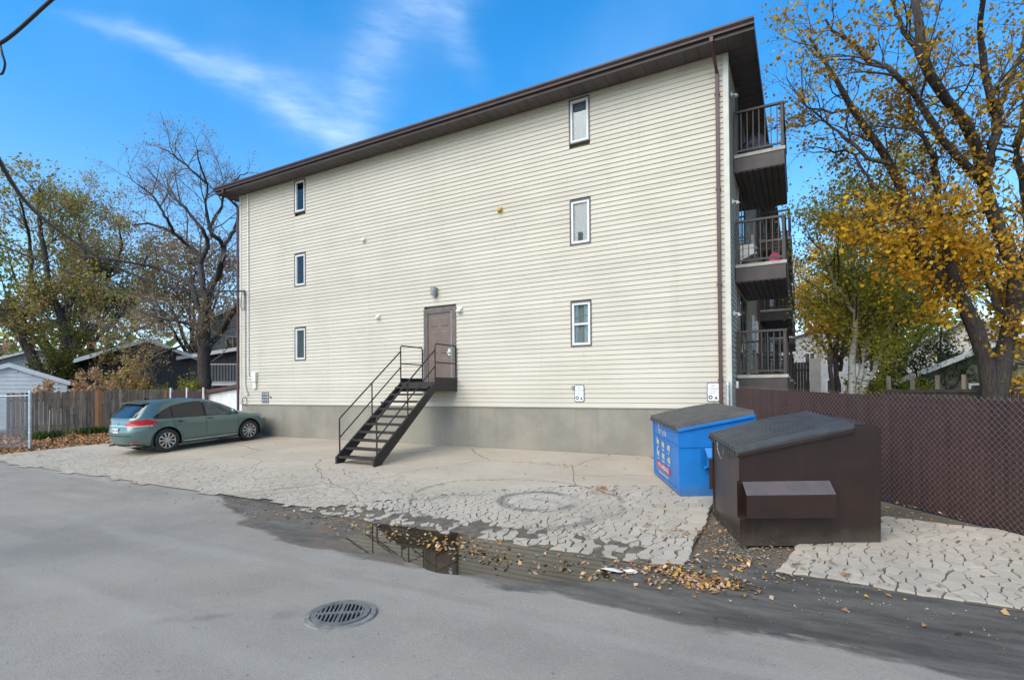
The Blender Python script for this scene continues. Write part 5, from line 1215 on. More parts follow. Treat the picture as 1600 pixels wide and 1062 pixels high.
for i in range(8): mb = MB(); mb.box(-.6 + i*.15, -.46 + i*.15, -.02, .02, 0.02, 3.0); mb.build('board', M['dark_wood'], gt_)
mb = MB(); mb.box(.62, 1.15, -.2, .2, 0, 3.2); mb.build('pier', M['beige_stucco'], gt_)
for z in (.4, 2.5): mb = MB(); mb.box(-.6, .6, .021, .08, z, z + .12); mb.build('ledger', M['dark_wood'], gt_)
df_ = thing('board_fence', 'dark wooden board fence with posts behind the slatted chain link fence', 'fence', (22.8, 5.6, .45), rad(-14))
for i in range(40): mb = MB(); mb.box(-2.4 + i*.15, -2.262 + i*.15, -.012, .012, 0.02, 1.50); mb.build('board', M['dark_wood'], df_)
mb = MB(); mb.box(-2.4, 3.6, -.05, -.013, 1.44, 1.53); mb.build('cap_rail', M['dark_wood'], df_)
for i in range(4): mb = MB(); mb.box(-2.3 + i*.55, -2.2 + i*.55, .013, .1, 0, 1.92); mb.build('post', M['plank'], df_)
wh = thing('wheel_barrow_reel', 'red round hose reel standing in the side yard', 'hose reel', (17.9, 12.5, .5), 0)
mb = MB(); mb.lathe([(.28, -.12), (.36, -.1), (.36, .1), (.28, .12)], 24, 'y', (0, 0, .95)); mb.build('drum', mat('red_plastic', (.28, .02, .04), None, .5), wh, smooth=40)
mb = MB(); mb.tube([(-.3, .15, 0), (0, .15, .95), (.3, .15, 0)], .02, 8); mb.tube([(-.3, -.15, 0), (0, -.15, .95), (.3, -.15, 0)], .02, 8); mb.build('stand', M['black_metal'], wh)
wh.name = 'hose_reel'
# things kept on the balconies
def lump(name, label, cat, loc, s, m_, seed):
    rr = random.Random(seed); mb = MB(); n_ = 14; prof = [(0, 0), (.42, .0), (.5, .15), (.47, .4), (.36, .7), (.18, .92), (0, 1.0)]
    mb.lathe(prof, n_); mb.v = [(x*s[0]*(1 + .25*math.sin(3*math.atan2(y, x) + z*4 + seed)), y*s[1]*(1 + .2*math.sin(4*math.atan2(y, x) - z*3)), z*s[2]*(1 + .12*rr.uniform(-1, 1))) for x, y, z in mb.v]
    o = mb.build(name, m_, None, smooth=60); o.location = loc; return tag(o, label, cat)
lump('covered_bundle', 'dark navy tarpaulin bundle on the top balcony', 'bundle', (17.50, 1.75, 7.531), (.75, .8, .70), mat('navy_tarp', (.016, .02, .032), (.05, .055, .065), .6, scale=9), 2)
lump('pink_bag', 'bright pink bag on the middle balcony', 'bag', (17.88, 1.55, 4.946), (.34, .34, .30), mat('pink_cloth', (.50, .05, .13), (.4, .03, .1), .7, scale=9), 5)
lump('black_bag', 'black sack slumped beside the pink bag on the middle balcony', 'bag', (17.42, 1.6, 4.946), (.5, .5, .33), mat('black_sack', (.02, .02, .02), (.06, .06, .06), .5, scale=12), 9)
ac = thing('storage_crate', 'pale plastic crate against the middle balcony wall', 'crate', (17.28, 1.9, 4.946)); mb = MB(); mb.box(-.16, .16, -.25, .25, 0, .62); mb.build('box', M['white_plastic'], ac, bevel=.02)
for z in (.15, .35, .52): mb = MB(); mb.box(-.17, .17, -.262, -.251, z, z + .03); mb.build('ridge', M['white_plastic'], ac)
# utility pole just beyond the left of the view, carrying the lines
up = thing('utility_pole', 'tall brown wooden utility pole with a crossarm carrying the service cables', 'pole', (9.2, -11.3, .1))
mb = MB(); mb.tube([(0, 0, -.5), (0, 0, 9.5)], [.17, .12], 14); mb.build('shaft', M['plank'], up, smooth=40)
mb = MB(); mb.bar((-.2, -.9, 6.3), (.5, 1.35, 6.3), .10, .12); mb.build('crossarm', M['plank'], up)
cable('guy_cable', 'thick dark cable with drip loop at the end of the crossarm', [(11.9, -9.16, 7.4), (11.27, -9.49, 6.83), (10.94, -9.66, 6.54), (10.42, -9.94, 6.05), (9.75, -10.0, 6.25)], 0.02)
cable('drip_loop', 'short looped black cable hanging below the crossarm end', [(10.42, -9.94, 6.05), (10.46, -9.93, 5.92), (10.50, -9.92, 5.80), (10.46, -9.93, 5.70), (10.40, -9.95, 5.72), (10.36, -9.97, 5.85)], 0.012)
# ================================================================== TREES
m, t, b = newmat('bark'); c = vecs(t)
bk = noise(t, c, 9, 7, 0.72, stretch=(2.4, 2.4, 0.4))
t.links.new(mixcol(t, smooth(t, bk, 0.35, 0.65), (0.080, 0.062, 0.051), (0.028, 0.023, 0.020)), b.inputs['Base Color']); setin(b, Roughness=0.95); bumpn(t, b, bk, 1.0, 0.06); M['bark'] = m
M['twig'] = mat('twigs', (0.088, 0.066, 0.054), (0.055, 0.043, 0.036), 0.9, scale=3)
M['twig_pale'] = mat('pale_twigs', (0.20, 0.155, 0.128), (0.135, 0.108, 0.092), 0.9, scale=3)
m, t, b = newmat('birch_bark'); c = vecs(t)
bb = noise(t, c, 7, 4, 0.6, stretch=(0.8, 0.8, 3.0))
t.links.new(mixcol(t, smooth(t, bb, 0.55, 0.62), (0.50, 0.48, 0.44), (0.06, 0.05, 0.045)), b.inputs['Base Color']); setin(b, Roughness=0.8); M['birch'] = m
m, t, b = newmat('leaf'); at = t.nodes.new('ShaderNodeAttribute'); at.attribute_name = 'tint'
out = t.nodes['Material Output']; tl_ = t.nodes.new('ShaderNodeBsdfTranslucent'); mx = t.nodes.new('ShaderNodeMixShader'); mx.inputs[0].default_value = 0.6
t.links.new(at.outputs['Color'], b.inputs['Base Color']); t.links.new(at.outputs['Color'], tl_.inputs[0]); setin(b, Roughness=0.6); b.inputs['Specular IOR Level'].default_value = 0.25
t.links.new(b.outputs[0], mx.inputs[1]); t.links.new(tl_.outputs[0], mx.inputs[2]); t.links.new(mx.outputs[0], out.inputs[0]); M['leaf'] = m
def resample(pts, n):
    P = np.array(pts, float); k = len(P); Q = np.vstack([2*P[0] - P[1], P, 2*P[-1] - P[-2]]); out = []
    for s_ in np.linspace(0, k - 1, n):
        i = min(int(s_), k - 2); t_ = s_ - i; p0, p1, p2, p3 = Q[i], Q[i+1], Q[i+2], Q[i+3]
        out.append(0.5*((2*p1) + (p2 - p0)*t_ + (2*p0 - 5*p1 + 4*p2 - p3)*t_**2 + (3*p1 - p0 - 3*p2 + p3)*t_**3))
    return np.array(out)
def tubes(P, R, sides):
    """P (N,n,3), R (N,n) -> vertices, quads"""
    N_, n, _ = P.shape; T = np.gradient(P, axis=1); T /= np.linalg.norm(T, axis=2, keepdims=True) + 1e-9
    ref = np.where(np.abs(T[..., 2:3]) < 0.9, np.array([0, 0, 1.0]), np.array([1.0, 0, 0]))
    ref = np.repeat(ref[:, :1], n, 1); A = ref - T*(ref*T).sum(2, keepdims=True); A /= np.linalg.norm(A, axis=2, keepdims=True) + 1e-9; Bv = np.cross(T, A)
    a = np.arange(sides)*2*np.pi/sides
    V = P[:, :, None] + R[:, :, None, None]*(A[:, :, None]*np.cos(a)[:, None] + Bv[:, :, None]*np.sin(a)[:, None])
    i, j = np.meshgrid(np.arange(n - 1), np.arange(sides), indexing='ij')
    q = np.stack([i*sides + j, i*sides + (j+1) % sides, (i+1)*sides + (j+1) % sides, (i+1)*sides + j], -1).reshape(-1, 4)
    Fq = (np.arange(N_)[:, None, None]*n*sides + q[None]).reshape(-1, 4)
    return V.reshape(-1, 3), Fq
def spawn(P, R, r, per, lmin, lmax, ang, up, n, rk, tmin=0.2, wob=0.12, droop=0.0):
    seg = np.linalg.norm(np.diff(P, axis=1), axis=2); L = seg.sum(1)
    cnt = r.poisson(np.maximum(per*L, 0)); idx = np.repeat(np.arange(len(P)), cnt)
    if not len(idx): return np.zeros((0, n, 3)), np.zeros((0, n))
    t_ = tmin + (1 - tmin)*r.random(len(idx)); f = t_*(P.shape[1] - 1); k = np.minimum(f.astype(int), P.shape[1] - 2); w_ = (f - k)[:, None]
    p = P[idx, k]*(1 - w_) + P[idx, k+1]*w_; T = P[idx, k+1] - P[idx, k]; T /= np.linalg.norm(T, axis=1, keepdims=True) + 1e-9
    rr = R[idx, k]*(1 - w_[:, 0]) + R[idx, k+1]*w_[:, 0]
    q = r.normal(size=T.shape); q -= T*(q*T).sum(1, keepdims=True); q /= np.linalg.norm(q, axis=1, keepdims=True) + 1e-9
    a = r.uniform(*ang, len(idx))[:, None]; d = T*np.cos(a) + q*np.sin(a); d[:, 2] += up; d /= np.linalg.norm(d, axis=1, keepdims=True)
    Ln = r.uniform(lmin, lmax, len(idx))*(1.15 - 0.5*t_); out = [p]
    for _ in range(n - 1):
        p = p + d*(Ln/(n - 1))[:, None]; out.append(p); d = d + r.normal(0, wob, d.shape); d[:, 2] += up*0.25 - droop; d /= np.linalg.norm(d, axis=1, keepdims=True)
    r0 = np.minimum(rr*0.65, rk*Ln); return np.stack(out, 1), r0[:, None]*np.linspace(1, 0.3, n)[None]
def leaves(P, r, count, size, pal, spread, dens=None, shade=(0.8, 1.25)):
    i = r.integers(0, len(P), count); n = P.shape[1]; f = (0.25 + 0.75*r.random(count))*(n - 1); k = np.minimum(f.astype(int), n - 2); w_ = (f - k)[:, None]
    c_ = P[i, k]*(1 - w_) + P[i, k+1]*w_ + r.normal(0, spread, (count, 3))
    if dens is not None: c_ = c_[r.random(len(c_)) < dens(c_)]
    n_ = len(c_); d = r.normal(size=(n_, 3)); d[:, 2] -= 0.5; d /= np.linalg.norm(d, axis=1, keepdims=True); e = np.cross(d, r.normal(size=(n_, 3))); e /= np.linalg.norm(e, axis=1, keepdims=True)
    s_ = (size*r.uniform(0.6, 1.3, n_))[:, None]; up_ = np.cross(d, e)*s_*0.14
    V = np.stack([c_, c_ + d*s_*.42 + e*s_*.42 + up_, c_ + d*s_, c_ + d*s_*.42 - e*s_*.42 + up_], 1).reshape(-1, 3)
    j = np.arange(n_)*4; Fq = np.concatenate([np.stack([j, j+1, j+2], 1), np.stack([j, j+2, j+3], 1)])
    col = np.array(pal)[r.integers(0, len(pal), n_)]*r.uniform(*shade, (n_, 1))
    return V, Fq, np.repeat(col, 4, 0)
def cat_(parts):
    V = []; Fq = []; o = 0
    for v_, f_ in parts:
        V.append(v_); Fq.append(f_ + o); o += len(v_)
    return np.concatenate(V), np.concatenate(Fq)
def tree(name, label, cat, limbs, seed, l1, l2, l3, foliage, bark='bark', twig='twig', sides=10):
    r = np.random.default_rng(seed); n = 16
    P0 = np.stack([resample(p, n) for p, a, b_ in limbs]); R0 = np.stack([np.linspace(a, b_, n) for p, a, b_ in limbs])
    P0[:, 1:-1] += r.normal(0, 0.03, P0[:, 1:-1].shape); R0 = R0*(1 + r.normal(0, 0.07, R0.shape))
    P1, R1 = spawn(P0, R0, r, *l1); P2, R2 = spawn(P1, R1, r, *l2)
    root = thing(name, label, cat, tuple(P0[0, 0]), w=True)
    root.location.z = gz(P0[0, 0, 0], P0[0, 0, 1])
    P0[0, 0, 2] = root.location.z - 0.3
    V, Fq = tubes(P0, R0, sides); par(link('trunk', np_mesh('trunk', V, Fq, M[bark], smooth=True)), root)
    parts = [tubes(P1, R1, 5), tubes(P2, R2, 4)]; last = P2
    if l3:
        P3, R3_ = spawn(P2, R2, r, *l3); parts.append(tubes(P3, R3_, 3)); last = P3
    V, Fq = cat_(parts); par(link('branches', np_mesh('branches', V, Fq, M[twig], smooth=True)), root)
    src = {'last': last, 'l2': P2, 'l1': P1}
    vs_, fs_, cs_ = [], [], []; o = 0
    for fo in foliage:
        v_, f_, c_ = leaves(src[fo.pop('on', 'last')], r, **fo); vs_.append(v_); fs_.append(f_ + o); cs_.append(c_); o += len(v_)
    if vs_: par(tag(link('crown', np_mesh('crown', np.concatenate(vs_), np.concatenate(fs_), M['leaf'], np.concatenate(cs_))), kind='stuff'), root)
    return root
ELM = [
    ([(-9.03, 3.97, 0.65), (-8.98, 3.98, 2.49), (-8.98, 3.95, 4.5), (-8.9, 3.97, 6.18), (-8.33, 3.83, 7.44)], 0.336, 0.240),
    ([(-8.84, 4.0, 6.85), (-8.95, 3.8, 8.33), (-10.02, 4.33, 9.91), (-11.05, 4.2, 10.87), (-10.6, 3.32, 11.12), (-11.51, 2.81, 11.6), (-12.02, 2.11, 11.48)], 0.160, 0.040),
    ([(-9.1, 3.83, 9.2), (-8.79, 4.08, 10.46), (-8.09, 3.36, 10.88), (-8.74, 3.16, 11.78), (-9.33, 2.99, 12.49), (-10.8, 3.24, 13.82), (-11.26, 3.19, 14.82)], 0.120, 0.024),
    ([(-8.71, 4.06, 7.52), (-8.65, 4.44, 8.42), (-7.51, 4.03, 9.03), (-8.71, 4.9, 10.45), (-8.03, 3.95, 10.68), (-8.96, 4.19, 11.63), (-8.84, 4.01, 12.91), (-8.22, 3.74, 13.46), (-8.16, 3.31, 14.5), (-7.89, 2.99, 15.37)], 0.176, 0.024),
    ([(-7.97, 4.43, 10.22), (-7.77, 4.8, 11.17), (-7.4, 4.91, 12.09), (-8.03, 5.56, 13.28)], 0.104, 0.040),
    ([(-8.75, 3.96, 13.95), (-8.28, 2.96, 14.22), (-8.83, 2.65, 14.84), (-8.77, 2.07, 14.99), (-9.6, 2.14, 15.45)], 0.056, 0.016),
    ([(-10.29, 3.15, 11.02), (-9.2, 2.29, 11.28), (-9.2, 2.05, 11.62), (-9.72, 1.9, 12.56), (-9.24, 1.15, 12.7), (-10.24, 1.27, 13.33), (-10.66, 1.15, 13.95)], 0.088, 0.016),
    ([(-8.93, 3.98, 4.0), (-9.13, 4.55, 4.83), (-9.32, 5.1, 5.3), (-8.23, 5.02, 6.19), (-7.36, 4.94, 6.85)], 0.176, 0.096),
    ([(-8.94, 3.96, 5.84), (-9.35, 3.57, 7.83), (-10.39, 3.5, 8.44), (-11.7, 3.36, 9.05), (-12.11, 2.64, 9.26), (-12.5, 2.01, 9.34), (-13.12, 1.12, 9.42), (-13.51, 0.51, 9.3)], 0.128, 0.032),
    ([(-8.98, 3.95, 5.17), (-9.65, 3.41, 5.66), (-10.38, 2.91, 5.89), (-12.51, 3.15, 5.83), (-13.09, 2.49, 5.28), (-13.65, 1.99, 5.0)], 0.112, 0.024),
    ([(-8.7, 4.02, 11.2), (-8.36, 4.51, 12.64), (-7.59, 4.27, 13.42), (-6.8, 4.44, 14.04), (-6.34, 4.7, 14.37)], 0.080, 0.016),
    ([(-8.98, 3.95, 4.5), (-10.43, 3.68, 4.55), (-10.41, 2.8, 4.22), (-11.88, 2.93, 3.89), (-12.05, 2.61, 3.2)], 0.080, 0.016),
]
MAPLE = [
    ([(22.69, 5.42, 1.12), (22.66, 5.39, 2.11), (22.57, 5.33, 2.85), (22.32, 5.19, 3.67), (22.01, 5.01, 4.38), (21.53, 4.8, 5.01), (21.23, 4.97, 5.58), (21.08, 5.14, 6.42), (20.95, 5.48, 7.41), (20.63, 5.36, 8.24), (20.17, 5.09, 9.12), (19.8, 5.01, 9.8), (19.39, 4.38, 10.37), (19.04, 4.66, 11.28), (18.73, 4.17, 11.64)], 0.223, 0.033),
    ([(22.01, 5.01, 4.38), (21.7, 4.32, 5.29), (21.61, 5.08, 6.65), (21.57, 4.99, 7.64), (21.37, 4.4, 8.12), (21.15, 5.01, 8.93), (20.99, 4.78, 9.72)], 0.124, 0.033),
    ([(22.79, 5.47, 1.45), (22.94, 5.54, 2.6), (23.22, 6.02, 3.45), (23.42, 6.12, 4.54), (23.21, 6.0, 5.63), (22.97, 5.93, 6.67), (22.66, 5.42, 7.15), (22.46, 5.2, 8.19), (21.91, 4.22, 8.7), (21.29, 3.11, 8.89), (20.96, 2.54, 9.37), (20.86, 2.44, 9.99), (20.85, 2.74, 11.07), (20.94, 3.74, 12.57)], 0.212, 0.067),
    ([(22.73, 5.71, 7.15), (22.63, 4.89, 7.87), (22.87, 5.42, 8.85), (22.66, 5.05, 9.55), (22.52, 4.9, 10.42), (22.32, 4.19, 11.09), (22.15, 3.5, 11.91)], 0.124, 0.047),
    ([(22.65, 5.66, 7.49), (22.13, 4.73, 7.56), (21.45, 3.87, 8.19), (21.01, 3.61, 8.98), (20.36, 2.97, 9.61), (20.07, 3.3, 10.05), (19.46, 3.02, 10.72), (19.05, 2.85, 11.24)], 0.112, 0.027),
    ([(23.42, 6.12, 4.62), (23.77, 6.41, 5.83), (23.77, 6.6, 7.25), (23.56, 6.46, 8.27), (23.72, 6.49, 9.46), (24.09, 6.63, 10.62), (24.49, 7.26, 12.6)], 0.137, 0.053),
    ([(22.88, 5.43, 8.85), (23.26, 5.94, 9.99), (23.66, 6.29, 11.08), (24.11, 6.84, 12.47)], 0.081, 0.033),
    ([(21.31, 4.55, 10.36), (20.88, 4.09, 10.88), (20.63, 4.14, 11.82), (20.38, 3.44, 12.26)], 0.068, 0.027),
    ([(22.89, 5.48, 5.39), (22.45, 5.77, 5.6), (21.71, 5.4, 5.45), (21.13, 5.15, 5.47), (20.63, 5.12, 5.57), (20.1, 4.82, 5.58)], 0.062, 0.013),
    ([(21.46, 4.68, 6.56), (21.01, 4.33, 6.45), (20.65, 4.61, 6.47), (20.21, 4.41, 6.44), (19.81, 3.82, 6.59)], 0.056, 0.013),
    ([(23.32, 5.72, 4.9), (23.82, 6.16, 5.26), (24.0, 5.58, 5.27)], 0.062, 0.020),
    ([(20.97, 4.41, 6.23), (20.69, 4.91, 6.93), (20.31, 4.63, 7.26), (19.98, 4.46, 7.78), (19.8, 5.26, 8.65), (19.3, 5.83, 9.08), (18.66, 5.53, 9.2)], 0.062, 0.013),
    ([(20.47, 4.12, 7.8), (19.99, 4.1, 8.07), (19.51, 4.27, 8.75), (19.1, 4.7, 9.49), (18.48, 4.3, 10.18), (18.14, 4.16, 10.75)], 0.056, 0.010),
    ([(19.69, 3.67, 9.21), (19.21, 3.9, 9.35), (18.7, 3.72, 9.58), (18.32, 3.81, 10.16)], 0.037, 0.010),
    ([(22.62, 5.31, 6.55), (22.1, 5.27, 6.54), (21.56, 4.53, 6.5), (21.01, 3.88, 6.69), (20.37, 2.47, 6.27)], 0.056, 0.013),
    ([(23.09, 5.61, 3.75), (22.84, 5.37, 4.06), (22.78, 5.86, 4.64), (22.53, 5.27, 5.23), (22.37, 5.67, 5.84)], 0.062, 0.020),
    ([(22.93, 5.54, 2.27), (23.27, 6.12, 2.44), (23.56, 6.26, 2.61), (24.0, 6.5, 2.43)], 0.050, 0.020),
]
BIRCH = [
    ([(19.81, 7.84, 0.71), (19.83, 7.83, 2.16), (19.92, 7.86, 3.4), (20.0, 7.9, 4.43), (19.97, 7.89, 5.68), (19.72, 7.4, 6.84), (19.51, 7.16, 7.83)], 0.13, 0.03),
    ([(19.97, 8.04, 0.7), (20.06, 8.07, 2.15), (20.25, 8.16, 3.2), (20.43, 8.12, 4.22), (20.66, 8.47, 5.5), (20.96, 8.93, 7.05)], 0.11, 0.03),
    ([(20.01, 7.72, 0.72), (20.17, 7.79, 2.05), (20.47, 7.95, 2.66), (20.82, 8.13, 3.74), (21.18, 8.25, 4.59), (21.51, 8.75, 5.36), (21.61, 8.48, 6.22), (21.56, 8.37, 7.43)], 0.12, 0.03),
    ([(19.96, 7.86, 5.68), (20.26, 8.16, 6.54), (20.49, 8.27, 7.58), (20.55, 8.24, 8.6)], 0.06, 0.02),
    ([(20.0, 7.9, 4.43), (19.51, 7.72, 5.29), (19.15, 7.29, 6.08), (18.88, 6.88, 7.04)], 0.06, 0.02),
]
GREENL = [
    ([(-20.47, 1.68, 0.16), (-20.65, 1.56, 2.24), (-21.29, 1.19, 3.95), (-21.83, 0.87, 5.47), (-22.42, 0.4, 6.59), (-24.24, 0.04, 7.64)], 0.34, 0.2),
    ([(-21.83, 0.87, 5.47), (-21.63, 0.89, 7.15), (-22.68, 1.59, 9.29), (-22.98, 1.54, 11.68), (-21.15, 0.49, 13.38)], 0.18, 0.05),
    ([(-20.46, 2.83, 0.29), (-20.46, 2.8, 2.63), (-20.58, 2.71, 4.77), (-19.5, 1.83, 6.73), (-21.29, 1.97, 8.43), (-21.55, 1.81, 10.37), (-21.52, 1.5, 12.61), (-20.77, 1.29, 14.32)], 0.3, 0.06),
    ([(-19.83, 1.96, 6.77), (-20.22, 2.63, 7.66), (-20.38, 3.22, 8.95), (-20.71, 3.48, 10.63), (-21.41, 3.36, 12.72)], 0.16, 0.04),
    ([(-19.36, 2.24, 4.69), (-19.55, 3.11, 5.72), (-19.26, 3.82, 6.56), (-18.05, 3.63, 8.0)], 0.14, 0.04),
]
BROWNM = [
    ([(-23.97, 5.47, 0.05), (-23.94, 5.45, 2.69), (-24.29, 5.23, 5.32), (-24.72, 4.96, 8.18), (-25.17, 5.21, 9.81), (-25.66, 5.04, 11.62)], 0.26, 0.12),
    ([(-24.72, 4.96, 8.18), (-23.97, 5.28, 9.26), (-23.53, 6.03, 10.23), (-22.75, 6.46, 12.0), (-20.93, 5.44, 13.21)], 0.15, 0.04),
    ([(-24.62, 4.99, 9.71), (-26.51, 5.0, 11.72), (-27.03, 5.39, 14.17), (-26.12, 5.78, 15.97)], 0.14, 0.03),
    ([(-24.29, 5.23, 5.32), (-22.86, 5.74, 6.6), (-21.85, 6.43, 7.92), (-20.41, 6.33, 9.07), (-20.02, 6.73, 11.26)], 0.14, 0.04),
]
YEL = [(0.80, 0.46, 0.02), (0.74, 0.38, 0.02), (0.66, 0.36, 0.03), (0.84, 0.54, 0.05), (0.56, 0.30, 0.03)]
TAN = [(0.42, 0.27, 0.15), (0.36, 0.23, 0.13), (0.46, 0.32, 0.19), (0.31, 0.20, 0.13)]
GRN = [(0.20, 0.25, 0.05), (0.27, 0.31, 0.06), (0.15, 0.19, 0.04), (0.34, 0.32, 0.07)]
YGR = [(0.33, 0.34, 0.06), (0.25, 0.28, 0.05), (0.42, 0.37, 0.07), (0.18, 0.21, 0.045), (0.50, 0.36, 0.06)]
HALF = math.pi/2
# (per metre, shortest, longest, angle range, upward pull, points, thickness/length, start, wobble, droop)
ELM = [([(x, y, z if z < 6 else z - .12*(z - 6)) for x, y, z in p], a, b_) for p, a, b_ in ELM]
tree('elm_tree', 'large half bare elm with dark twisting limbs and tan withered leaves beside the building', 'tree', ELM, 3,
     (2.0, 1.0, 3.0, (.5, 1.15), .14, 7, .018, .2, .16, .0), (3.2, .6, 1.6, (.5, 1.1), .08, 5, .012, .12, .18, .02), (4.6, .25, .85, (.4, 1.1), .0, 4, .010, .1, .2, .05),
     [dict(count=26000, size=.075, pal=TAN, spread=.10, dens=lambda c_: 0.25 + 0.75*(c_[:, 2] < 7)), dict(count=2600, size=.10, pal=YGR, spread=.08, dens=lambda c_: (c_[:, 2] < 7)*1.0)], twig='twig_pale')
tree('maple_tree', 'big spreading maple with dark trunk and golden yellow leaves behind the slatted fence', 'tree', MAPLE, 7,
     (2.6, .8, 2.2, (.5, 1.15), .10, 7, .017, .22, .15, .0), (3.6, .5, 1.3, (.45, 1.1), .06, 5, .012, .12, .17, .02), (4.6, .2, .65, (.4, 1.1), .0, 4, .009, .1, .2, .03),
     [dict(count=62000, size=.108, pal=YEL, spread=.16, dens=lambda c_: np.clip(1.0 - (c_[:, 2] - 5.0)/2.2, 0.05, 1.0)*(0.35 + 0.65*(np.sin(c_[:, 0]*2.3 + c_[:, 2]*1.7)*np.sin(c_[:, 1]*1.9 + c_[:, 2]*2.1) > -.15))),
      dict(count=15000, size=.10, pal=[(0.40, 0.20, 0.02), (0.30, 0.17, 0.03), (0.42, 0.24, 0.02)], spread=.10, dens=lambda c_: (c_[:, 2] > 5.5)*(0.3 + .7*(np.sin(c_[:, 0]*3.1 + c_[:, 2]*2.7) > .2)))])
tree('birch_tree', 'white stemmed birch clump with fine drooping green leaves beyond the fence', 'tree', BIRCH, 9,
     (3.0, .9, 2.6, (.5, 1.15), .12, 7, .014, .24, .14, .03), (3.4, .5, 1.2, (.5, 1.2), -.02, 5, .012, .15, .15, .09), (4.0, .25, .6, (.4, 1.1), -.05, 4, .008, .1, .2, .12),
     [dict(count=36000, size=.085, pal=[(0.55, 0.52, 0.09), (0.46, 0.47, 0.08), (0.62, 0.54, 0.09), (0.38, 0.40, 0.08), (0.66, 0.50, 0.08)], spread=.24, dens=lambda c_: 0.35 + 0.65*(np.sin(c_[:, 0]*2.9 + c_[:, 2]*2.2)*np.sin(c_[:, 1]*2.1 - c_[:, 2]*1.7) > -.1))], bark='birch')
tree('boulevard_tree', 'leafy green tree with forked leaning trunk above the white garage', 'tree', GREENL, 12,
     (1.5, 1.4, 3.4, (.5, 1.15), .12, 7, .02, .3, .13, .0), (2.0, .8, 1.8, (.5, 1.1), .05, 5, .015, .15, .16, .02), (2.6, .4, .9, (.4, 1.1), .0, 4, .010, .1, .2, .04),
     [dict(count=17000, size=.16, pal=YGR + TAN, spread=.24, dens=lambda c_: 0.25 + 0.75*(np.sin(c_[:, 0]*1.7 + c_[:, 2]*1.3)*np.sin(c_[:, 1]*1.4 - c_[:, 2]*1.5) > -.15))], twig='twig_pale')
tree('withered_tree', 'tangled grey brown tree with thin rusty foliage behind the leafy green tree', 'tree', BROWNM, 15,
     (1.8, 1.6, 3.8, (.5, 1.15), .14, 7, .02, .25, .13, .0), (2.2, .8, 2.0, (.5, 1.1), .06, 5, .014, .15, .16, .02), (3.0, .4, 1.0, (.4, 1.1), .0, 4, .010, .1, .2, .04),
     [dict(count=12000, size=.13, pal=TAN + [(0.24, 0.19, 0.10)], spread=.2), dict(count=7000, size=.14, pal=YGR, spread=.2)], twig='twig_pale')
def simple_tree(name, label, cat, x, y, h, sp_, seed, pal, n_leaf, size, trunk_r=.2, stems=3, twig='twig', low=.25, group=None):
    r = random.Random(seed); z = gz(x, y); lim = [([(x, y, z - .3), (x + r.uniform(-.2, .2), y + r.uniform(-.2, .2), z + h*.3), (x + r.uniform(-.4, .4), y + r.uniform(-.4, .4), z + h*.62), (x + r.uniform(-.5, .5), y + r.uniform(-.5, .5), z + h*.97)], trunk_r, .03)]
    for k in range(stems):
        a = 6.28*k/stems + r.random(); q = low + .1*r.random()
        lim.append(([(x, y, z + h*q), (x + sp_*.35*math.cos(a), y + sp_*.35*math.sin(a), z + h*(q + .2)), (x + sp_*.7*math.cos(a), y + sp_*.7*math.sin(a), z + h*(q + .42)), (x + sp_*.85*math.cos(a), y + sp_*.85*math.sin(a), z + h*(q + .6))], trunk_r*.6, .02))
    s_ = h/9
    o = tree(name, label, cat, lim, seed, (1.6/s_, 1.2*s_, 2.8*s_, (.5, 1.15), .12, 6, .02, .3, .14, .0), (2.2/s_, .6*s_, 1.4*s_, (.5, 1.1), .05, 5, .014, .15, .16, .02), None,
             [dict(count=n_leaf, size=size, pal=pal, spread=.28*s_, dens=lambda c_: 0.3 + .7*(np.sin(c_[:, 0]*2.1/s_ + c_[:, 2]*1.6/s_)*np.sin(c_[:, 1]*1.9/s_ - c_[:, 2]*1.3/s_) > -.2))], twig=twig, sides=8)
    if group: o['group'] = group
    return o
simple_tree('maple_sapling', 'bright golden tree glowing beside the far end of the building', 'tree', 20.6, 27, 10, 3.4, 31, YEL, 9000, .22, .2)
simple_tree('elm_sapling', 'rusty thin tree behind the far balconies', 'tree', 20.8, 40, 13, 4, 32, TAN + YEL, 9000, .22, .22, twig='twig_pale')
simple_tree('garden_shrub', 'yellow green rounded shrub at the foot of the birch', 'shrub', 20.75, 8.6, 2.3, 1.0, 33, [(0.34, 0.33, 0.03), (0.26, 0.28, 0.03), (0.40, 0.36, 0.04)], 5000, .085, .04, 5, low=.05)
simple_tree('evergreen_shrub', 'dark green dense shrub beside the olive bungalow', 'shrub', 22.9, 13.6, 4.2, 1.5, 34, [(0.06, 0.085, 0.03), (0.08, 0.11, 0.04)], 5000, .10, .07, 5, low=.05)
simple_tree('ash_tree', 'mid green bushy tree between the birch and the white house', 'tree', 22.6, 19, 8.5, 3.0, 35, [(0.50, 0.47, 0.09), (0.42, 0.42, 0.08)], 7000, .15, .18, 5)
simple_tree('bare_tree', 'thin leafless grey tree behind the olive bungalow', 'tree', 29, 24, 11, 4.5, 36, TAN, 1500, .14, .22, 6, twig='twig_pale')
simple_tree('street_tree', 'tall tan autumn tree behind the big maple', 'tree', 33, 21, 12, 4.5, 37, TAN + YEL, 9000, .2, .25, 6, twig='twig_pale')
simple_tree('rowan_shrub', 'tan leaved shrub spilling over the plank fence', 'shrub', -11.0, -0.5, 2.5, 1.6, 41, [(0.52, 0.33, 0.19), (0.46, 0.27, 0.16), (0.56, 0.38, 0.22)], 4000, .12, .05, 6, low=.1)
simple_tree('currant_shrub', 'golden brown shrub before the charcoal gable', 'shrub', -11.4, 1.6, 3.1, 1.1, 42, [(0.56, 0.38, 0.16), (0.48, 0.32, 0.15), (0.52, 0.40, 0.13)], 4000, .12, .05, 6, low=.1)
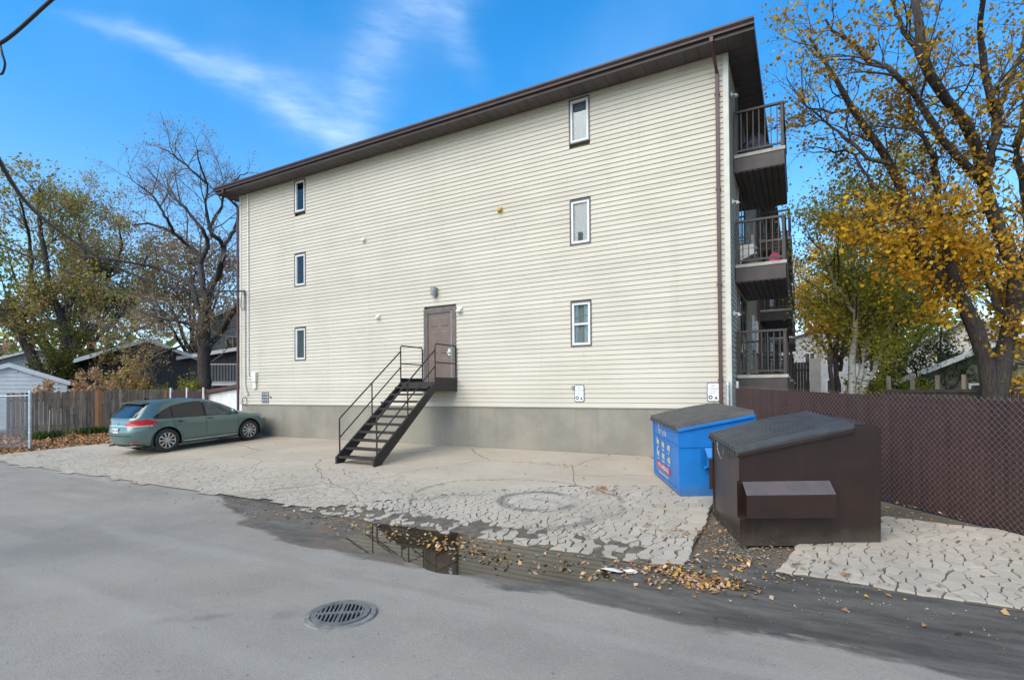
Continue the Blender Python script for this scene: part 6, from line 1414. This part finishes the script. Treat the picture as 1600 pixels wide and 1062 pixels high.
simple_tree('lilac_shrub', 'olive green shrub hanging over the plank fence beside the charcoal door', 'shrub', -9.7, 3.2, 2.5, 1.0, 43, YGR, 3500, .11, .05, 6, low=.1)
simple_tree('cedar_shrub', 'upright ivy green shrub in front of the withered tree', 'shrub', -16.2, 1.4, 5.2, 1.5, 44, [(0.07, 0.085, 0.018), (0.11, 0.11, 0.02), (0.14, 0.12, 0.02)], 9000, .13, .09, 6, low=.05)
simple_tree('poplar_tree', 'tall yellow green tree at the far left behind the garage', 'tree', -25, -3.5, 11.5, 4.0, 45, YGR + GRN, 10000, .2, .25, 6)
simple_tree('linden_tree', 'round green tree between the garage and the grey house', 'tree', -28, 5, 12, 4.2, 46, GRN + YGR, 9000, .2, .25, 6)
simple_tree('ash_tree', 'dull brown tree rising behind the charcoal gable', 'tree', -24, 12, 13, 4.5, 47, TAN + [(0.2, 0.17, 0.07)], 12000, .2, .25, 6, twig='twig_pale')
# weeds at the foot of the plank fence
def weeds(name, label, x, y, seed):
    r = np.random.default_rng(seed); n = 420; c_ = np.stack([x + r.normal(0, .22, n), y + r.normal(0, .28, n)], 1); z = g(c_[:, 0], c_[:, 1])
    a = r.uniform(0, 6.28, n); h = r.uniform(.1, .32, n); d = np.stack([np.cos(a)*h*.5, np.sin(a)*h*.5, h], 1); e = np.stack([-np.sin(a), np.cos(a), 0*a], 1)*.028
    b0 = np.stack([c_[:, 0], c_[:, 1], z], 1); V = np.stack([b0 - e*.4, b0 + d*.6 + e, b0 + d, b0 + d*.6 - e], 1).reshape(-1, 3); j = np.arange(n)*4
    col = np.array([(0.05, 0.10, 0.02), (0.08, 0.14, 0.03), (0.04, 0.07, 0.02)])[r.integers(0, 3, n)]
    o = link(name, np_mesh(name, V, np.stack([j, j+1, j+2, j+3], 1), M['leaf'], np.repeat(col, 4, 0))); return tag(o, label, 'plant', kind='stuff')
weeds('weed_clump', 'low green weed clump beside the wooden stake', -7.5, -3.1, 1); weeds('weed_clump', 'low green weed clump at the foot of the plank fence near the car', -7.6, -1.5, 2)
# far belt of trees closing the view between the houses
r = np.random.default_rng(77); cc_ = []
for k in range(130):
    a = rad(-98 + k*1.55) ; rr_ = 75 + r.uniform(-12, 18); cx, cy = 10 + rr_*math.sin(a), rr_*math.cos(a)
    n = 260; hgt = r.uniform(7, 12); p = r.normal(0, 1, (n, 3))*(3.4, 3.4, hgt*.27) + (cx, cy, hgt*.5); cc_.append(p)
P = np.concatenate(cc_); P[:, 2] = np.maximum(P[:, 2], .6)
v_, f_, c_ = leaves(np.stack([P, P + r.normal(0, .3, P.shape)], 1), r, 42000, 1.0, YGR + TAN + GRN, .35)
tag(link('far_trees', np_mesh('far_trees', v_, f_, M['leaf'], c_)), 'hazy belt of autumn trees far behind the houses', 'trees', kind='stuff')
